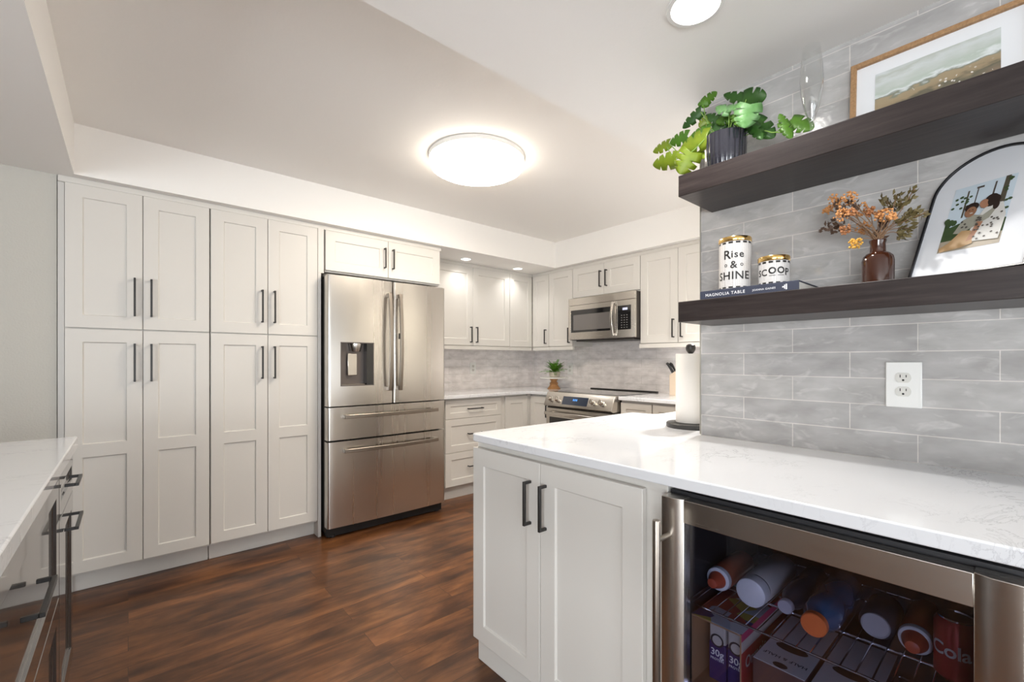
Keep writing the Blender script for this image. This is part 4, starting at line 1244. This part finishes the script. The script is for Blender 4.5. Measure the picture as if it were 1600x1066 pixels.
WH = mat('white_cap_plastic', (.80, .82, .84), .35); OR = mat('orange_cap', (.86, .20, .05), .4); RD = mat('orange_red_plastic', (.55, .10, .045), .4)
def lying(label, X, Y, r, name, cat, parts, group='bottles lying on the wire shelf'):
    """parts: (part name, material, profile of (radius, distance behind the cap front))"""
    t = thing(name, label, cat, (X, Y, ZS + r), 0, group)
    for pn, mt, prof in parts:
        m = MB(); m.lathe(prof, (0, 0, 0), (1, 0, 0), 36); m.build(pn, mt, t)
    return t
def coffee(label, X, Y, r):
    return lying(label, X, Y, r, 'squeeze_bottle', 'bottle',
        [('cap', OR if False else RD, [(.006, -.004), (.012, -.002), (.0185, .015), (.0225, .030), (.0235, .034)]), ('collar', WH, [(.024, .030), (r * .93, .033), (r * .97, .038), (r * .97, .046), (.02, .047)]),
         ('body', mat('rust_bottle', (.42, .09, .035), .35), [(r * .9, .047), (r, .055), (r, .19), (r * .9, .20)])])
coffee('squeeze bottle with cone cap lying leftmost on the cooler shelf', 1.180, .553, .032)
lying('white bottle with wide white cap lying on the cooler shelf', 1.190, .462, .0375, 'shake_bottle', 'bottle',
      [('cap', WH, [(.030, 0), (.0345, .003), (.036, .012), (.036, .034)]), ('neck_ring', M['blackpl'], [(.034, .034), (.034, .041)]), ('body', mat('cream_bottle', (.62, .61, .58), .4), [(.034, .041), (.0372, .048), (.0372, .22), (.033, .226)])])
lying('small clear bottle with pale grey cap lying on the cooler shelf', 1.205, .388, .028, 'water_bottle', 'bottle',
      [('cap', mat('pale_grey_cap', (.50, .50, .56), .4), [(.0150, 0), (.0165, .002), (.0165, .016)]), ('body', mat('grey_clear_plastic', (.10, .10, .125), .12, coat=.5), [(.013, .016), (.014, .026), (.024, .052), (.0278, .07), (.0278, .24), (.024, .246)])])
lying('large blue bottle with flat orange cap lying on the cooler shelf', 1.150, .314, .0385, 'sports_drink_bottle', 'bottle',
      [('cap', OR, [(.0235, 0), (.0255, .0025), (.0255, .018)]), ('body', mat('blue_drink', (.035, .13, .27), .10, coat=.8), [(.022, .018), (.023, .026), (.034, .05), (.0383, .072), (.0383, .11), (.035, .13), (.0383, .15), (.0383, .26), (.033, .268)])])
lying('silver-topped drink can lying on its side on the cooler shelf', 1.265, .226, .033, 'drink_can', 'can',
      [('lid', mat('pale_aluminium', (.55, .55, .57), .35, .35), [(.0235, .0018), (.0245, .0003), (.0262, -.0008), (.0268, .0028)]), ('body', mat('dark_can_print', (.10, .10, .12), .3, .5), [(.0268, .003), (.033, .013), (.033, .112), (.027, .122)])], 'drink cans in the cooler')
coffee('squeeze bottle with cone cap lying rightmost, beside the red can', 1.235, .160, .030)
t = thing('drink_can', 'red drink can standing at the right of the cooler shelf', 'can', (1.238, .0955, ZS), 0, 'drink cans in the cooler')
m = MB(); m.lathe([(.025, 0), (.033, .008), (.033, .108), (.0275, .118)], n=40); m.build('body', mat('red_can', (.42, .03, .03), .3, .3), t)
m = MB(); m.lathe([(.0275, .118), (.0275, .1215), (.0262, .1215), (.0252, .119), (.004, .119)], n=40); m.build('lid', M['chrome'], t)
face = math.atan2(-.0955, -1.238)
m = MB()
add_text(m, 'Cola', .036, lambda x, y: (.0334 * math.cos(face + x / .0334 - .30), .0334 * math.sin(face + x / .0334 - .30), .050 + y), 0, 'CENTER', .95, cut=.003)
m.build('lettering', mat('white_can_ink', (.75, .73, .72), .4), t, smooth=False)

KR = mat('kraft_cardboard', (.36, .21, .105), .8)
ZB = .3605
t = thing('cardboard_box', 'open-fronted cardboard multipack on the lower cooler shelf', 'box', (1.118, .578, ZB))
bw, bh, bl = .124, .178, .30
m = MB()
m.box(0, bl, -bw, 0, 0, .003); m.box(0, bl, -.003, 0, .003, bh); m.box(bl - .003, bl, -bw + .003, -.003, .003, bh - .003); m.box(0, bl, -bw + .003, -.003, bh - .003, bh); m.box(0, bl, -bw, -bw + .003, .003, bh)
bx = m.build('body', KR, t)
m = MB(); m.box(.002, bl, -bw, -.0, bh, bh + .0007)
def print_mat():
    mm = mat('printed_box_top', (.5, .5, .5), .45)
    n, l = nodes_of(mm)
    tc = n.new('ShaderNodeTexCoord'); v = n.new('ShaderNodeTexVoronoi'); v.inputs['Scale'].default_value = 21
    l.new(tc.outputs['Object'], v.inputs['Vector'])
    sp = n.new('ShaderNodeSeparateColor'); l.new(v.outputs['Color'], sp.inputs[0])
    rp = ramp(n, [(0, (.36, .07, .05)), (.26, (.42, .52, .60)), (.46, (.05, .06, .20)), (.6, (.60, .66, .70)), (.80, (.42, .38, .08)), (.92, (.30, .05, .06))])
    rp.color_ramp.interpolation = 'CONSTANT'
    l.new(sp.outputs[0], rp.inputs[0]); l.new(rp.outputs[0], n['Principled BSDF'].inputs['Base Color'])
    return mm
m.build('printed_top', print_mat(), t)
m = MB(); m.box(.002, bl, -bw - .0007, -bw, 0, bh - .045, 0); m.build('red_side', mat('red_print', (.52, .06, .05), .45), t)
m = MB(); m.box(.002, bl, -bw - .0007, -bw, bh - .045, bh - .018); m.build('white_stripe', mat('cream_print', (.62, .58, .52), .45), t)
m = MB(); m.box(.002, bl, -bw - .0007, -bw, bh - .018, bh); m.build('pink_stripe', mat('pink_print', (.58, .06, .16), .45), t)
m = MB()
add_text(m, 'Organic', .040, lambda x, y: (.022 + x, -bw - .0011, .088 + y), 0, 'LEFT')
m.build('lettering', mat('pale_print', (.75, .68, .62), .5), t, smooth=False)
PU = mat('purple_carton', (.035, .022, .12), .4); CRM = mat('cream_carton', (.55, .52, .47), .45)
for k, (yy, xx, rest) in enumerate(((.533, 1.165, 'left of two, fully showing'), (.486, 1.166, 'right of two, half hidden'))):
    q = thing('shake_carton', 'purple shake carton inside the cardboard multipack, ' + rest, 'carton', (xx, yy, ZB + .0032), 0, 'purple cartons in the multipack')
    m = MB(); m.box(0, .044, -.022, .022, 0, .098); m.build('body', PU, q, bevel=.003)
    m = MB(); m.box(.001, .043, -.021, .021, .0985, .145); m.build('top', CRM, q, bevel=.004)
    m = MB()
    for i in range(28):
        a, b = 2 * PI * i / 28, 2 * PI * (i + 1) / 28
        m.poly([(-.0006, .017 * math.cos(a), .106 + .017 * math.sin(a)), (-.0006, .017 * math.cos(b), .106 + .017 * math.sin(b)), (-.0006, .0125 * math.cos(b), .106 + .0125 * math.sin(b)), (-.0006, .0125 * math.cos(a), .106 + .0125 * math.sin(a))])
    m.build('ring_mark', mat('dark_print', (.03, .03, .03), .5), q, smooth=False)
    m = MB(); m.lathe([(.0125, 0), (.0125, .0004)], (-.0003, 0, .106), (-1, 0, 0), 28); m.build('round_mark', CRM, q)
    m = MB(); add_text(m, '30g', .024, lambda x, y: (-.0007, -x, .066 + y)); m.build('gram_figure', WH, q, smooth=False)
    m = MB(); add_text(m, 'PROTEIN', .0085, lambda x, y: (-.0007, -x, .054 + y)); m.build('protein_word', WH, q, smooth=False)
for k, (yh, lb) in enumerate(((.428, 'brown and white half and half carton beside the cardboard multipack'), (.312, 'brown and white carton at the right end of the lower cooler shelf'))):
    q = thing('creamer_carton', lb, 'carton', (1.118, yh, ZB), 0, 'creamer cartons on the lower shelf')
    ww, hh, ll = .108, .140, .26
    m = MB(); m.box(0, ll, -ww, 0, 0, hh); m.build('body', mat('brown_carton', (.11, .055, .045), .5), q, bevel=.002)
    m = MB(); m.box(.001, ll, -ww + .001, -.001, hh, hh + .0012); tp = m.build('white_top', mat('carton_white', (.62, .62, .63), .5), q)
    m = MB()
    m.prism([(.098 + .016 * math.cos(2 * PI * i / 24), -.052 + .034 * math.sin(2 * PI * i / 24)) for i in range(24)], hh + .0013, hh + .0018)
    m.build('hand_hole', mat('dark_hole', (.07, .04, .02), .8), tp)
    if k == 0:
        m = MB(); add_text(m, 'HALF & HALF', .0155, lambda x, y: (.050 - y, -.054 + x, hh + .0016)); m.build('lettering', mat('dark_print_b', (.06, .06, .07), .5), tp, smooth=False)
    m = MB()
    m.prism([(.014 + .010 * math.cos(2 * PI * i / 24), -.054 + .015 * math.sin(2 * PI * i / 24)) for i in range(24)], hh + .0014, hh + .0019)
    m.build('round_mark', M['blackpl'], tp)
    m = MB(); m.lathe([(.015, 0), (.015, .012), (.013, .014)], (0, -.045, .085), (-1, 0, 0), 28); m.build('cap', mat('pale_blue_cap', (.62, .74, .80), .4), q)
